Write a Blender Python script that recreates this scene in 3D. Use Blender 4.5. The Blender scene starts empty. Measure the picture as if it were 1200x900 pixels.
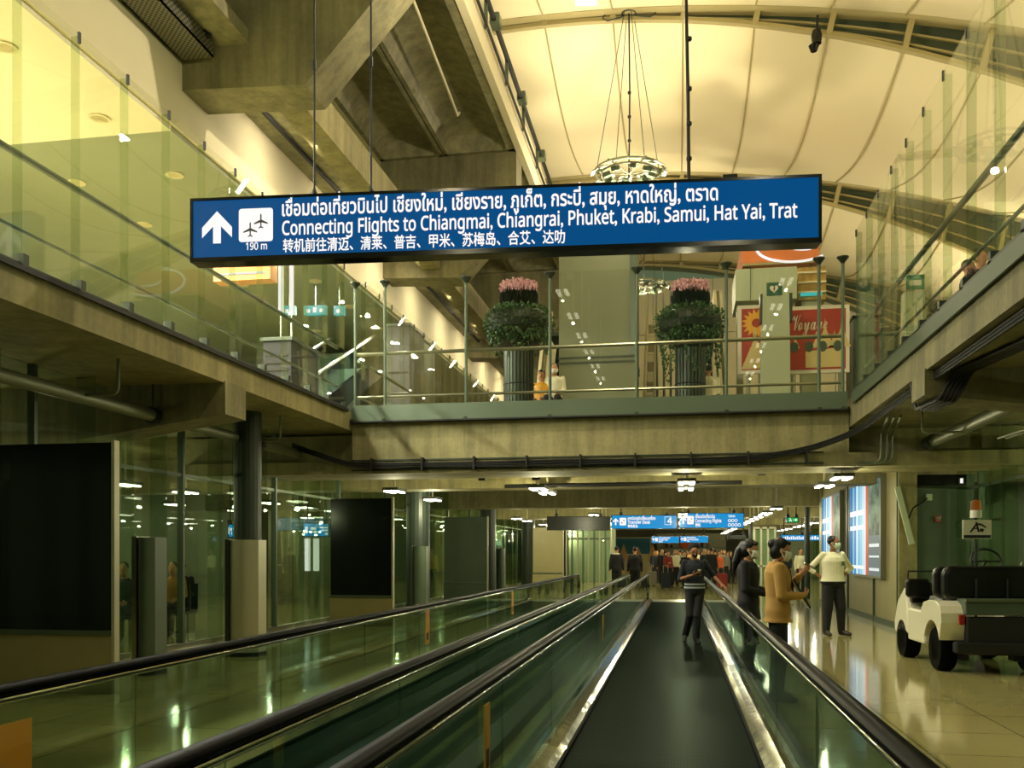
import bpy, bmesh, math, random
from mathutils import Vector, Matrix, Euler
random.seed(7)
PI = math.pi
C = bpy.context.scene.collection
SC = bpy.context.scene

# ------------------------------------------------------------------ camera, world, exposure
EYE = 1.45                                   # eye height above the travelator
TH = math.radians(10.14)                     # the photographer looks a little left of the hall axis (+Y)
F = 1090.0                                   # focal length in pixels of the 1200 x 900 frame
cam_d = bpy.data.cameras.new('camera')
cam_d.sensor_width = 36.0
cam_d.lens = F / 1200 * 36.0
cam_d.shift_y = 200 / 1200
cam_d.clip_end = 300
cam = bpy.data.objects.new('camera', cam_d)
cam.location = (0, 0, EYE)
cam.rotation_euler = (PI / 2, 0, TH)
C.objects.link(cam)
SC.camera = cam
world = bpy.data.worlds.new('world')
SC.world = world
world.use_nodes = True
world.node_tree.nodes['Background'].inputs[0].default_value = (0.48, 0.62, 0.32, 1)
world.node_tree.nodes['Background'].inputs[1].default_value = 0.20
SC.view_settings.view_transform = 'Standard'
SC.view_settings.look = 'None'
SC.view_settings.gamma = 1.0
SC.view_settings.use_curve_mapping = False
SC.view_settings.exposure = 0.0
cy = SC.cycles
cy.max_bounces = 12; cy.diffuse_bounces = 3; cy.glossy_bounces = 5; cy.transmission_bounces = 4
cy.transparent_max_bounces = 40
cy.caustics_reflective = False; cy.caustics_refractive = False
cy.sample_clamp_indirect = 4.0
cy.use_denoising = True
WARM = (1.0, 0.86, 0.62)                     # colour of the membrane floodlights
TUBE = (1.0, 0.93, 0.57)                     # colour of the fluorescent tubes
P_FLOOD = 45.0                              # watts of one floodlight on the slab edge
P_RING = 58.0                              # watts of a ring luminaire
P_TUBE = 75.0                                # watts of one pendant tube lamp
P_RING_FILL = 260.0                              # watts of the fill point light added under each ring
P_ADDED_WASH = 55.0                                # watts of one added, hidden wall washer strip
P_HIGH = 44.0                                # watts of a pendant lamp high over the void
P_DOWN = 190.0                                # watts of one gallery downlight

def at(px, py, X=None, Y=None, Z=None, D=None):
    """the point of the place seen at photograph pixel (px, py) on a plane X=, Y=, Z= or at depth D"""
    r = (px - 600) / F; u = (650 - py) / F
    d = Vector((-math.sin(TH) + r * math.cos(TH), math.cos(TH) + r * math.sin(TH), u))
    if D is not None: t = D
    elif Y is not None: t = Y / d.y
    elif X is not None: t = X / d.x
    else: t = (Z - EYE) / d.z
    return Vector((0, 0, EYE)) + d * t

# ------------------------------------------------------------------ materials
def lin(c):
    out = []
    for x in c[:3]:
        x = x / 255.0
        out.append(x / 12.92 if x <= 0.04045 else ((x + 0.055) / 1.055) ** 2.4)
    return (out[0], out[1], out[2], 1.0)

def newmat(name):
    m = bpy.data.materials.new(name); m.use_nodes = True
    nt = m.node_tree
    return m, nt, nt.nodes['Principled BSDF'], nt.nodes, nt.links

def mat(name, col, rough=0.6, metal=0.0, var=0.0, scale=3.0, bump=0.0, spec=0.5, coat=0.0):
    m, nt, b, N, L = newmat(name)
    c = lin(col)
    b.inputs['Base Color'].default_value = c
    b.inputs['Roughness'].default_value = rough
    b.inputs['Metallic'].default_value = metal
    b.inputs['Specular IOR Level'].default_value = spec
    b.inputs['Coat Weight'].default_value = coat
    b.inputs['Coat Roughness'].default_value = 0.06
    if var or bump:
        tc = N.new('ShaderNodeTexCoord'); n = N.new('ShaderNodeTexNoise')
        n.inputs['Scale'].default_value = scale; n.inputs['Detail'].default_value = 6
        L.new(tc.outputs['Object'], n.inputs['Vector'])
        if var:
            r = N.new('ShaderNodeValToRGB')
            r.color_ramp.elements[0].position = 0.3; r.color_ramp.elements[1].position = 0.7
            r.color_ramp.elements[0].color = tuple(x * (1 - var) for x in c[:3]) + (1,)
            r.color_ramp.elements[1].color = tuple(min(1, x * (1 + var)) for x in c[:3]) + (1,)
            L.new(n.outputs['Fac'], r.inputs['Fac']); L.new(r.outputs['Color'], b.inputs['Base Color'])
        if bump:
            bp = N.new('ShaderNodeBump'); bp.inputs['Strength'].default_value = bump; bp.inputs['Distance'].default_value = 0.01
            L.new(n.outputs['Fac'], bp.inputs['Height']); L.new(bp.outputs['Normal'], b.inputs['Normal'])
    return m

def concrete(name, col, stain=0.35):
    m, nt, b, N, L = newmat(name)
    c = lin(col)
    tc = N.new('ShaderNodeTexCoord')
    def noise(scale, sx, sy, sz, detail=8):
        mp = N.new('ShaderNodeMapping'); mp.inputs['Scale'].default_value = (sx, sy, sz)
        n = N.new('ShaderNodeTexNoise'); n.inputs['Scale'].default_value = scale; n.inputs['Detail'].default_value = detail
        n.inputs['Roughness'].default_value = 0.65
        L.new(tc.outputs['Object'], mp.inputs['Vector']); L.new(mp.outputs['Vector'], n.inputs['Vector'])
        return n
    big = noise(0.9, 1, 1, 1); streak = noise(1.6, 3.0, 3.0, 0.22); fine = noise(14, 1, 1, 1, 4)
    def ramp(n, lo, hi, a, bb):
        r = N.new('ShaderNodeValToRGB')
        r.color_ramp.elements[0].position = lo; r.color_ramp.elements[1].position = hi
        r.color_ramp.elements[0].color = (a, a, a, 1); r.color_ramp.elements[1].color = (bb, bb, bb, 1)
        L.new(n.outputs['Fac'], r.inputs['Fac']); return r
    r1 = ramp(big, 0.3, 0.7, 1 - stain, 1.0 + stain * 0.4); r2 = ramp(streak, 0.35, 0.62, 1 - stain * 0.9, 1.05); r3 = ramp(fine, 0.3, 0.7, 0.88, 1.08)
    def mul(x, y):
        mx = N.new('ShaderNodeMix'); mx.data_type = 'RGBA'; mx.blend_type = 'MULTIPLY'; mx.inputs[0].default_value = 1
        L.new(x, mx.inputs[6])
        if isinstance(y, tuple): mx.inputs[7].default_value = y
        else: L.new(y, mx.inputs[7])
        return mx.outputs[2]
    o = mul(mul(mul(r1.outputs[0], r2.outputs[0]), r3.outputs[0]), c)
    L.new(o, b.inputs['Base Color'])
    b.inputs['Roughness'].default_value = 0.72
    bp = N.new('ShaderNodeBump'); bp.inputs['Strength'].default_value = 0.25; bp.inputs['Distance'].default_value = 0.01
    L.new(fine.outputs['Fac'], bp.inputs['Height']); L.new(bp.outputs['Normal'], b.inputs['Normal'])
    return m

def glass(name, tint=(0.86, 0.93, 0.86), ior=1.5, rough=0.0, wavy=0.0, gain=1.0):
    m, nt, b, N, L = newmat(name)
    N.remove(b)
    t = N.new('ShaderNodeBsdfTransparent'); t.inputs['Color'].default_value = tint + (1,)
    g = N.new('ShaderNodeBsdfGlossy'); g.inputs['Roughness'].default_value = rough; g.inputs['Color'].default_value = (0.95, 1, 0.95, 1)
    fr = N.new('ShaderNodeFresnel'); fr.inputs['IOR'].default_value = ior
    geo = N.new('ShaderNodeNewGeometry'); io = N.new('ShaderNodeMapRange')     # same reflection on both sides of the pane
    io.inputs['To Min'].default_value = ior; io.inputs['To Max'].default_value = 1.0 / ior
    L.new(geo.outputs['Backfacing'], io.inputs['Value']); L.new(io.outputs[0], fr.inputs['IOR'])
    mx = N.new('ShaderNodeMixShader')
    if gain != 1.0:
        ml = N.new('ShaderNodeMath'); ml.operation = 'MULTIPLY'; ml.use_clamp = True; ml.inputs[1].default_value = gain
        L.new(fr.outputs[0], ml.inputs[0]); L.new(ml.outputs[0], mx.inputs[0])
    else:
        L.new(fr.outputs[0], mx.inputs[0])
    if wavy:
        tc = N.new('ShaderNodeTexCoord'); n = N.new('ShaderNodeTexNoise'); n.inputs['Scale'].default_value = 0.8; n.inputs['Detail'].default_value = 1
        bp = N.new('ShaderNodeBump'); bp.inputs['Strength'].default_value = wavy; bp.inputs['Distance'].default_value = 0.05
        L.new(tc.outputs['Object'], n.inputs['Vector']); L.new(n.outputs['Fac'], bp.inputs['Height']); L.new(bp.outputs['Normal'], g.inputs['Normal'])
    L.new(t.outputs[0], mx.inputs[1]); L.new(g.outputs[0], mx.inputs[2])
    L.new(mx.outputs[0], N['Material Output'].inputs[0])
    return m

def emit(name, col, strength=1.0):
    m, nt, b, N, L = newmat(name)
    c = lin(col)
    b.inputs['Base Color'].default_value = (0.004, 0.004, 0.004, 1)
    b.inputs['Roughness'].default_value = 0.5; b.inputs['Specular IOR Level'].default_value = 0.1
    b.inputs['Emission Color'].default_value = c
    b.inputs['Emission Strength'].default_value = strength
    return m

M = {}
M['concrete'] = concrete('concrete', (134, 129, 92), 0.4)
M['concrete_dark'] = concrete('concrete_soffit', (150, 146, 108), 0.4)
M['concrete_light'] = concrete('concrete_pale', (150, 143, 98), 0.36)
M['cream'] = mat('cream_plaster', (228, 219, 182), 0.7, var=0.03, scale=1.5)
M['galcream'] = mat('gallery_plaster', (238, 232, 208), 0.7, var=0.02, scale=1.5)
M['greygreen'] = mat('grey_green_panel', (128, 136, 108), 0.55, var=0.05, scale=2)
M['palegreen'] = mat('pale_green_panel', (176, 188, 158), 0.5)
M['columngreen'] = mat('column_paint', (38, 50, 40), 0.45, var=0.1, scale=2)
M['darkgreen'] = mat('dark_green_panel', (66, 82, 62), 0.5, var=0.12, scale=2)
M['olivebase'] = mat('olive_base_panel', (150, 142, 100), 0.5, var=0.05)
M['black'] = mat('black_gloss', (7, 9, 8), 0.14)
M['blackmatte'] = mat('black_matte', (12, 14, 12), 0.6)
M['rubber'] = mat('black_rubber', (9, 11, 10), 0.4, spec=0.015)
M['steel'] = mat('brushed_steel', (150, 152, 132), 0.32, metal=0.9)
M['palesteel'] = mat('pale_perforated_steel', (168, 168, 142), 0.4, metal=0.15, var=0.06, scale=60)
M['darksteel'] = mat('dark_steel', (64, 72, 62), 0.4, metal=0.7)
M['chrome'] = mat('polished_steel', (178, 178, 160), 0.10, metal=1.0, bump=0.7, scale=2.6)
M['greensteel'] = mat('green_grey_steel', (84, 98, 80), 0.4, metal=0.3)
M['pipegrey'] = mat('galvanised_pipe', (120, 124, 104), 0.45, metal=0.5)
M['rod'] = mat('pale_rod', (205, 198, 160), 0.5)
M['glassb'] = glass('balcony_glass', (0.965, 0.972, 0.95), 1.5, gain=0.6)
M['glassw'] = glass('travelator_glass', (0.64, 0.76, 0.69), 1.55, wavy=0.05)
M['glassf'] = glass('facade_glass', (0.84, 0.92, 0.84), 1.5, wavy=0.04)
M['fin'] = glass('green_glass_fin', (0.82, 0.87, 0.78), 1.5)
M['white'] = emit('white_lettering', (255, 250, 245), 1.05)
M['signblue'] = emit('sign_blue', (0, 74, 128), 1.0)
M['signblue'].node_tree.nodes['Principled BSDF'].inputs['Base Color'].default_value = (0, 0, 0, 1); M['signblue'].node_tree.nodes['Principled BSDF'].inputs['Roughness'].default_value = 0.7; M['signblue'].node_tree.nodes['Principled BSDF'].inputs['Base Color'].default_value = (0, 0, 0, 1); M['signblue'].node_tree.nodes['Principled BSDF'].inputs['Specular IOR Level'].default_value = 0.1
M['signcyan'] = emit('bright_sign_blue', (18, 142, 205), 1.0)
M['signdark'] = mat('unlit_sign', (16, 22, 20), 0.4)
M['signink'] = mat('sign_ink', (20, 26, 30), 0.5)
M['tube'] = emit('lamp_tube', (255, 248, 222), 6.0)
M['downlight'] = emit('downlight_lens', (255, 240, 200), 9.0)
M['added_washlens'] = emit('added_strip_lens', (255, 240, 200), 1.5)
M['louvre'] = mat('roof_louvre', (98, 104, 74), 0.6)
M['lampbody'] = mat('lamp_housing', (70, 74, 60), 0.45)
M['teal'] = emit('teal_sign', (70, 190, 180), 0.9)
M['green_lit'] = emit('exit_sign_green', (30, 170, 80), 1.0)
M['yellow'] = mat('yellow_sticker', (208, 150, 26), 0.5)
M['leaf'] = mat('leaf_green', (50, 84, 38), 0.5, var=0.5, scale=30)
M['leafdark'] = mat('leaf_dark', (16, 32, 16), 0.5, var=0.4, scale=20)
M['pink'] = mat('pink_flower', (226, 178, 186), 0.6, var=0.2, scale=20)
M['skin'] = mat('skin', (188, 138, 98), 0.55)
M['skin2'] = mat('skin_tan', (150, 104, 70), 0.55)
M['hair'] = mat('black_hair', (12, 10, 9), 0.42)
M['mask'] = mat('face_mask', (190, 212, 196), 0.7)
M['maskw'] = mat('white_face_mask', (224, 222, 205), 0.7)
M['shirtw'] = mat('white_shirt', (232, 228, 196), 0.75, var=0.04, scale=12)
M['shirtb'] = mat('black_cloth', (13, 13, 14), 0.8)
M['navy'] = mat('navy_cloth', (16, 26, 36), 0.8)
M['tan'] = mat('tan_cloth', (176, 136, 66), 0.8, var=0.06, scale=8)
M['trouser'] = mat('black_trousers', (14, 15, 17), 0.8)
M['reflect'] = mat('reflective_band', (160, 168, 160), 0.4)
M['shoe'] = mat('brown_shoe', (40, 24, 16), 0.4)
M['shoeb'] = mat('black_shoe', (10, 10, 10), 0.4)
M['orangec'] = mat('orange_cloth', (220, 96, 40), 0.8)
M['redc'] = mat('red_cloth', (130, 40, 34), 0.8)
M['greyc'] = mat('grey_cloth', (120, 118, 104), 0.8)
M['cartw'] = mat('cart_white', (226, 222, 192), 0.28, coat=0.5)
M['vinyl'] = mat('black_vinyl', (11, 12, 11), 0.35)
M['redlens'] = mat('red_lens', (150, 30, 18), 0.25)
M['amber'] = emit('amber_beacon', (200, 110, 20), 0.22)
M['fabricroof'] = mat('membrane_seam', (176, 164, 112), 0.8)

def membrane_mat():
    m, nt, b, N, L = newmat('roof_membrane')
    tc = N.new('ShaderNodeTexCoord'); mp = N.new('ShaderNodeMapping'); mp.inputs['Scale'].default_value = (1, 0.3, 1)
    n = N.new('ShaderNodeTexNoise'); n.inputs['Scale'].default_value = 0.7; n.inputs['Detail'].default_value = 4
    L.new(tc.outputs['Object'], mp.inputs['Vector']); L.new(mp.outputs['Vector'], n.inputs['Vector'])
    r = N.new('ShaderNodeValToRGB')
    r.color_ramp.elements[0].color = lin((232, 220, 172)); r.color_ramp.elements[1].color = lin((240, 230, 186))
    L.new(n.outputs['Fac'], r.inputs['Fac']); L.new(r.outputs['Color'], b.inputs['Base Color'])
    b.inputs['Roughness'].default_value = 0.85
    return m
M['membrane'] = membrane_mat()

def floor_mat():
    m, nt, b, N, L = newmat('polished_floor')
    tc = N.new('ShaderNodeTexCoord')
    br = N.new('ShaderNodeTexBrick')
    br.offset = 0.0; br.inputs['Scale'].default_value = 1.0
    br.inputs['Brick Width'].default_value = 0.9; br.inputs['Row Height'].default_value = 0.9
    br.inputs['Mortar Size'].default_value = 0.006
    br.inputs['Color1'].default_value = lin((176, 166, 108)); br.inputs['Color2'].default_value = lin((168, 160, 104)); br.inputs['Mortar'].default_value = lin((100, 98, 70))
    L.new(tc.outputs['Object'], br.inputs['Vector'])
    n = N.new('ShaderNodeTexNoise'); n.inputs['Scale'].default_value = 60; n.inputs['Detail'].default_value = 3
    L.new(tc.outputs['Object'], n.inputs['Vector'])
    r = N.new('ShaderNodeValToRGB'); r.color_ramp.elements[0].color = (0.8, 0.8, 0.8, 1); r.color_ramp.elements[1].color = (1.1, 1.1, 1.1, 1)
    L.new(n.outputs['Fac'], r.inputs['Fac'])
    mx = N.new('ShaderNodeMix'); mx.data_type = 'RGBA'; mx.blend_type = 'MULTIPLY'; mx.inputs[0].default_value = 1
    L.new(br.outputs['Color'], mx.inputs[6]); L.new(r.outputs['Color'], mx.inputs[7]); L.new(mx.outputs[2], b.inputs['Base Color'])
    b.inputs['Roughness'].default_value = 0.09
    b.inputs['Specular IOR Level'].default_value = 0.7
    n2 = N.new('ShaderNodeTexNoise'); n2.inputs['Scale'].default_value = 1.3; n2.inputs['Detail'].default_value = 2
    L.new(tc.outputs['Object'], n2.inputs['Vector'])
    bp = N.new('ShaderNodeBump'); bp.inputs['Strength'].default_value = 0.06; bp.inputs['Distance'].default_value = 0.02
    L.new(n2.outputs['Fac'], bp.inputs['Height']); L.new(bp.outputs['Normal'], b.inputs['Normal'])
    return m
M['floor'] = floor_mat()

def belt_mat():
    m, nt, b, N, L = newmat('ribbed_belt')
    tc = N.new('ShaderNodeTexCoord'); sp = N.new('ShaderNodeSeparateXYZ'); L.new(tc.outputs['Object'], sp.inputs[0])
    def saw(sock, period, edge):
        d = N.new('ShaderNodeMath'); d.operation = 'DIVIDE'; d.inputs[1].default_value = period; L.new(sock, d.inputs[0])
        fr = N.new('ShaderNodeMath'); fr.operation = 'FRACT'; L.new(d.outputs[0], fr.inputs[0])
        lt = N.new('ShaderNodeMath'); lt.operation = 'LESS_THAN'; lt.inputs[1].default_value = edge; L.new(fr.outputs[0], lt.inputs[0])
        return lt.outputs[0]
    a = saw(sp.outputs['Y'], 0.133, 0.22); g = saw(sp.outputs['X'], 0.022, 0.45)
    mx = N.new('ShaderNodeMath'); mx.operation = 'MAXIMUM'; L.new(a, mx.inputs[0]); L.new(g, mx.inputs[1])
    cr = N.new('ShaderNodeValToRGB'); cr.color_ramp.elements[0].color = lin((17, 24, 18)); cr.color_ramp.elements[1].color = lin((6, 9, 7))
    L.new(mx.outputs[0], cr.inputs['Fac']); L.new(cr.outputs['Color'], b.inputs['Base Color'])
    df = N.new('ShaderNodeBsdfDiffuse'); gl = N.new('ShaderNodeBsdfGlossy'); gl.inputs['Roughness'].default_value = 0.38; gl.inputs['Color'].default_value = (0.8, 1.0, 0.9, 1)
    mxs = N.new('ShaderNodeMixShader'); mxs.inputs[0].default_value = 0.035
    L.new(cr.outputs['Color'], df.inputs['Color']); L.new(df.outputs[0], mxs.inputs[1]); L.new(gl.outputs[0], mxs.inputs[2])
    L.new(mxs.outputs[0], N['Material Output'].inputs[0]); N.remove(b)
    return m
M['belt'] = belt_mat()

def mesh_tray_mat():
    m, nt, b, N, L = newmat('perforated_tray')
    tc = N.new('ShaderNodeTexCoord'); ck = N.new('ShaderNodeTexChecker'); ck.inputs['Scale'].default_value = 28
    ck.inputs['Color1'].default_value = lin((110, 108, 80)); ck.inputs['Color2'].default_value = lin((30, 32, 24))
    L.new(tc.outputs['Object'], ck.inputs['Vector']); L.new(ck.outputs['Color'], b.inputs['Base Color'])
    b.inputs['Roughness'].default_value = 0.5
    return m
M['perf'] = mesh_tray_mat()

# ------------------------------------------------------------------ mesh building
class MB:
    def __init__(s): s.v = []; s.f = []; s.mi = []
    def add(s, vs, fs, mi=0):
        o = len(s.v); s.v += [tuple(v) for v in vs]
        for q in fs: s.f.append(tuple(i + o for i in q)); s.mi.append(mi)
        return s
    def box(s, x0, x1, y0, y1, z0, z1, mi=0):
        vs = [(x, y, z) for x in (x0, x1) for y in (y0, y1) for z in (z0, z1)]
        return s.add(vs, [(0, 1, 3, 2), (4, 6, 7, 5), (0, 4, 5, 1), (2, 3, 7, 6), (0, 2, 6, 4), (1, 5, 7, 3)], mi)
    def obox(s, c, size, R=None, mi=0):
        R = R or Matrix.Identity(3); c = Vector(c)
        vs = [c + R @ Vector((x * size[0] / 2, y * size[1] / 2, z * size[2] / 2)) for x in (-1, 1) for y in (-1, 1) for z in (-1, 1)]
        return s.add(vs, [(0, 1, 3, 2), (4, 6, 7, 5), (0, 4, 5, 1), (2, 3, 7, 6), (0, 2, 6, 4), (1, 5, 7, 3)], mi)
    def bar(s, p0, p1, w, h, mi=0):
        p0 = Vector(p0); p1 = Vector(p1); d = (p1 - p0); l = d.length; d.normalize()
        up = Vector((0, 0, 1)) if abs(d.z) < 0.95 else Vector((0, 1, 0))
        x = d.cross(up).normalized(); z = x.cross(d)
        R = Matrix((x, d, z)).transposed()
        return s.obox((p0 + p1) / 2, (w, l, h), R, mi)
    def prism(s, pts, axis, a, b, mi=0):
        def p3(p, t):
            return {'x': (t, p[0], p[1]), 'y': (p[0], t, p[1]), 'z': (p[0], p[1], t)}[axis]
        n = len(pts)
        vs = [p3(p, a) for p in pts] + [p3(p, b) for p in pts]
        fs = [tuple(range(n)), tuple(range(2 * n - 1, n - 1, -1))] + [(i, (i + 1) % n, n + (i + 1) % n, n + i) for i in range(n)]
        return s.add(vs, fs, mi)
    def loft(s, rings, caps=True, mi=0, closed=True):
        n = len(rings[0]); vs = [p for r in rings for p in r]; fs = []
        for k in range(len(rings) - 1):
            for i in range(n if closed else n - 1):
                j = (i + 1) % n
                fs.append((k * n + i, k * n + j, (k + 1) * n + j, (k + 1) * n + i))
        if caps and closed:
            fs.append(tuple(range(n - 1, -1, -1))); fs.append(tuple(range((len(rings) - 1) * n, len(rings) * n)))
        return s.add(vs, fs, mi)
    def tube(s, path, r, n=8, mi=0, r_of=None):
        path = [Vector(p) for p in path]; rings = []; px = None
        for i, p in enumerate(path):
            d = (path[min(i + 1, len(path) - 1)] - path[max(i - 1, 0)])
            if d.length < 1e-9: d = Vector((0, 0, 1))
            d.normalize()
            if px is None:
                px = d.cross(Vector((0, 0, 1)) if abs(d.z) < 0.9 else Vector((0, 1, 0))).normalized()
            else:
                px = (px - d * px.dot(d))
                px = px.normalized() if px.length > 1e-6 else d.orthogonal().normalized()
            y = d.cross(px); rr = r_of[i] if r_of else r
            rings.append([p + px * rr * math.cos(2 * PI * k / n) + y * rr * math.sin(2 * PI * k / n) for k in range(n)])
        return s.loft(rings, True, mi)
    def lathe(s, prof, c=(0, 0, 0), n=24, axis='z', mi=0):
        c = Vector(c); rings = []
        for r, z in prof:
            ring = []
            for k in range(n):
                a = 2 * PI * k / n; q = (r * math.cos(a), r * math.sin(a), z)
                if axis == 'x': q = (q[2], q[0], q[1])
                if axis == 'y': q = (q[0], q[2], q[1])
                ring.append(c + Vector(q))
            rings.append(ring)
        return s.loft(rings, True, mi)
    def ell(s, c, r, R=None, nu=16, nv=10, mi=0):
        c = Vector(c); R = R or Matrix.Identity(3); rings = []
        for j in range(nv + 1):
            t = PI * (j + 0.02) / (nv + 0.04); rings.append([c + R @ Vector((r[0] * math.sin(t) * math.cos(2 * PI * k / nu), r[1] * math.sin(t) * math.sin(2 * PI * k / nu), -r[2] * math.cos(t))) for k in range(nu)])
        return s.loft(rings, True, mi)
    def cap(s, p0, p1, r0, r1, n=12):
        p0 = Vector(p0); p1 = Vector(p1); d = p1 - p0
        if d.length < 1e-6: return s.ell(p0, (r0, r0, r0))
        d = d.normalized(); pts = []; rs = []
        for a in (-80, -50, -20): a = math.radians(a); pts.append(p0 + d * r0 * math.sin(a)); rs.append(r0 * math.cos(a))
        for a in (20, 50, 80): a = math.radians(a); pts.append(p1 + d * r1 * math.sin(a)); rs.append(r1 * math.cos(a))
        return s.tube(pts, 0, n, r_of=rs)
    def torus(s, c, R, r, n=48, m=8, axis='z', a0=0, a1=2 * PI, sx=1, sy=1):
        c = Vector(c); full = abs(a1 - a0 - 2 * PI) < 1e-6
        path = []
        for k in range(n + (0 if full else 1)):
            a = a0 + (a1 - a0) * k / n; q = (R * sx * math.cos(a), R * sy * math.sin(a), 0)
            if axis == 'x': q = (0, q[0], q[1])
            if axis == 'y': q = (q[0], 0, q[1])
            path.append(c + Vector(q))
        if full: path.append(path[0])
        return s.tube(path, r, m)

def mesh_of(name, mb, mats, smooth=False, angle=35):
    me = bpy.data.meshes.new(name)
    me.from_pydata([tuple(v) for v in mb.v], [], mb.f)
    for m in (mats if isinstance(mats, (list, tuple)) else [mats]): me.materials.append(m)
    for p, k in zip(me.polygons, mb.mi): p.material_index = k
    bm = bmesh.new(); bm.from_mesh(me); bmesh.ops.recalc_face_normals(bm, faces=bm.faces); bm.to_mesh(me); bm.free()
    if smooth:
        me.polygons.foreach_set('use_smooth', [True] * len(me.polygons))
        me.set_sharp_from_angle(angle=math.radians(angle))
    me.update()
    return me

def obj(name, mb, mats, parent=None, smooth=False, bevel=0.0, angle=35):
    o = bpy.data.objects.new(name, mesh_of(name, mb, mats, smooth, angle)); C.objects.link(o)
    if bevel:
        b = o.modifiers.new('bevel', 'BEVEL'); b.width = bevel; b.segments = 2; b.limit_method = 'ANGLE'
    if parent: o.parent = parent
    return o

def at_world(mb, parent):
    """vertices were given in world coordinates: bring them into the parent's frame"""
    Mi = (Matrix.Translation(parent.location) @ parent.rotation_euler.to_matrix().to_4x4()).inverted()
    mb.v = [tuple(Mi @ Vector(v)) for v in mb.v]
    return mb

def wobj(name, mb, mats, parent, **k): return obj(name, at_world(mb, parent), mats, parent, **k)

def thing(name, label, cat, loc=(0, 0, 0), rz=0, group=None):
    o = bpy.data.objects.new(name, None); C.objects.link(o); o.empty_display_size = 0.1
    o.location = loc; o.rotation_euler = (0, 0, rz); o['label'] = label; o['category'] = cat
    if group: o['group'] = group
    return o

def tag(o, label, cat, group=None):
    o['label'] = label; o['category'] = cat
    if group: o['group'] = group
    return o

def struct(name, mb, mats, **k):
    o = obj(name, mb, mats, **k)
    if not k.get('parent'): o['kind'] = 'structure'
    return o

def dup(root, loc, rz=None, label=None, group=None, scale=None):
    r = root.copy(); C.objects.link(r); r.location = loc
    if rz is not None: r.rotation_euler = (0, 0, rz)
    if label: r['label'] = label
    if group: r['group'] = group
    if scale: r.scale = (scale,) * 3
    def kids(a, b):
        for ch in list(a.children):
            if ch == r: continue
            c = ch.copy(); C.objects.link(c); c.parent = b; kids(ch, c)
    kids(root, r)
    return r

def area(name, loc, size, power, col, direction, parent=None, size_y=None, spread=None):
    d = bpy.data.lights.new(name, 'AREA'); d.energy = power; d.color = col; d.size = size
    if size_y: d.shape = 'RECTANGLE'; d.size_y = size_y
    if spread: d.spread = spread
    o = bpy.data.objects.new(name, d); C.objects.link(o); o.location = loc
    o.rotation_euler = Vector(direction).to_track_quat('-Z', 'Y').to_euler()
    if parent: o.parent = parent
    return o

# lettering: text laid out in the x/z plane facing -Y, as mesh
TONES = '\u0e48\u0e49\u0e4a\u0e4b\u0e47'
UPPERV = '\u0e34\u0e35\u0e36\u0e37\u0e31'
def raw_text(s, weight):
    c = bpy.data.curves.new('lettering', 'FONT'); c.body = s; c.size = 1; c.offset = weight; c.resolution_u = 3; c.fill_mode = 'FRONT'
    o = bpy.data.objects.new('lettering', c); C.objects.link(o)
    dg = bpy.context.evaluated_depsgraph_get(); me = bpy.data.meshes.new_from_object(o.evaluated_get(dg))
    vs = [v.co.copy() for v in me.vertices]; fs = [tuple(p.vertices) for p in me.polygons]
    bpy.data.objects.remove(o); bpy.data.curves.remove(c); bpy.data.meshes.remove(me)
    return vs, fs
def sans(t):
    """the plain grotesque-like alphabet of the built-in fonts"""
    return ''.join(chr(0x1D5A0 + ord(c) - 65) if 'A' <= c <= 'Z' else chr(0x1D5BA + ord(c) - 97) if 'a' <= c <= 'z' else chr(0x1D7E2 + ord(c) - 48) if c.isdigit() else c for c in t)
def script(t):
    return ''.join(chr(0x1D4D0 + ord(c) - 65) if 'A' <= c <= 'Z' else chr(0x1D4EA + ord(c) - 97) if 'a' <= c <= 'z' else c for c in t)
def advance(s):
    w = lambda t: max(v.x for v in raw_text(t, 0)[0])
    return w(s + '|') - w('|')
def text(mb, s, x0, z0, height=None, width=None, y=0.0, weight=0.0, depth=0.0, mi=0):
    """width: the line is stretched to run exactly from x0 to x0 + width; height: font size"""
    s = sans(s); plain = ''; marks = []
    for ch in s:
        if ch in TONES and plain and plain[-1] in UPPERV: marks.append((len(plain), ch))
        else: plain += ch
    parts = [(raw_text(plain, 0), 0, 0)]
    for i, ch in marks: parts.append((raw_text(ch, 0), advance(plain[:i]), 0.20))
    xs = [v.x for v in parts[0][0][0]]; a, b = min(xs), max(xs)
    kx = width / (b - a) if width else height
    kz = height if height else kx
    for (vs, fs), dx, dz in parts:
        for q in range(9 if weight else 1):              # heavier strokes: copies of the line a hair apart
            ox, oz = (0, 0) if q == 8 or not weight else (weight * math.cos(q * PI / 4), weight * math.sin(q * PI / 4))
            mb.add([(x0 + (v.x + dx + ox - a) * kx, y - 0.0001 * q, z0 + (v.y + dz + oz) * kz) for v in vs], fs, mi)
    return mb

# ------------------------------------------------------------------ the setting
ZU = 4.08                                      # upper floor level
XL, XR = -5.95, 2.84                           # edges of the void
YB = 16.3                                      # front of the bridge
struct('floor', MB().box(-24, 14, -6, 75, -0.2, 0), M['floor'])
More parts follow.
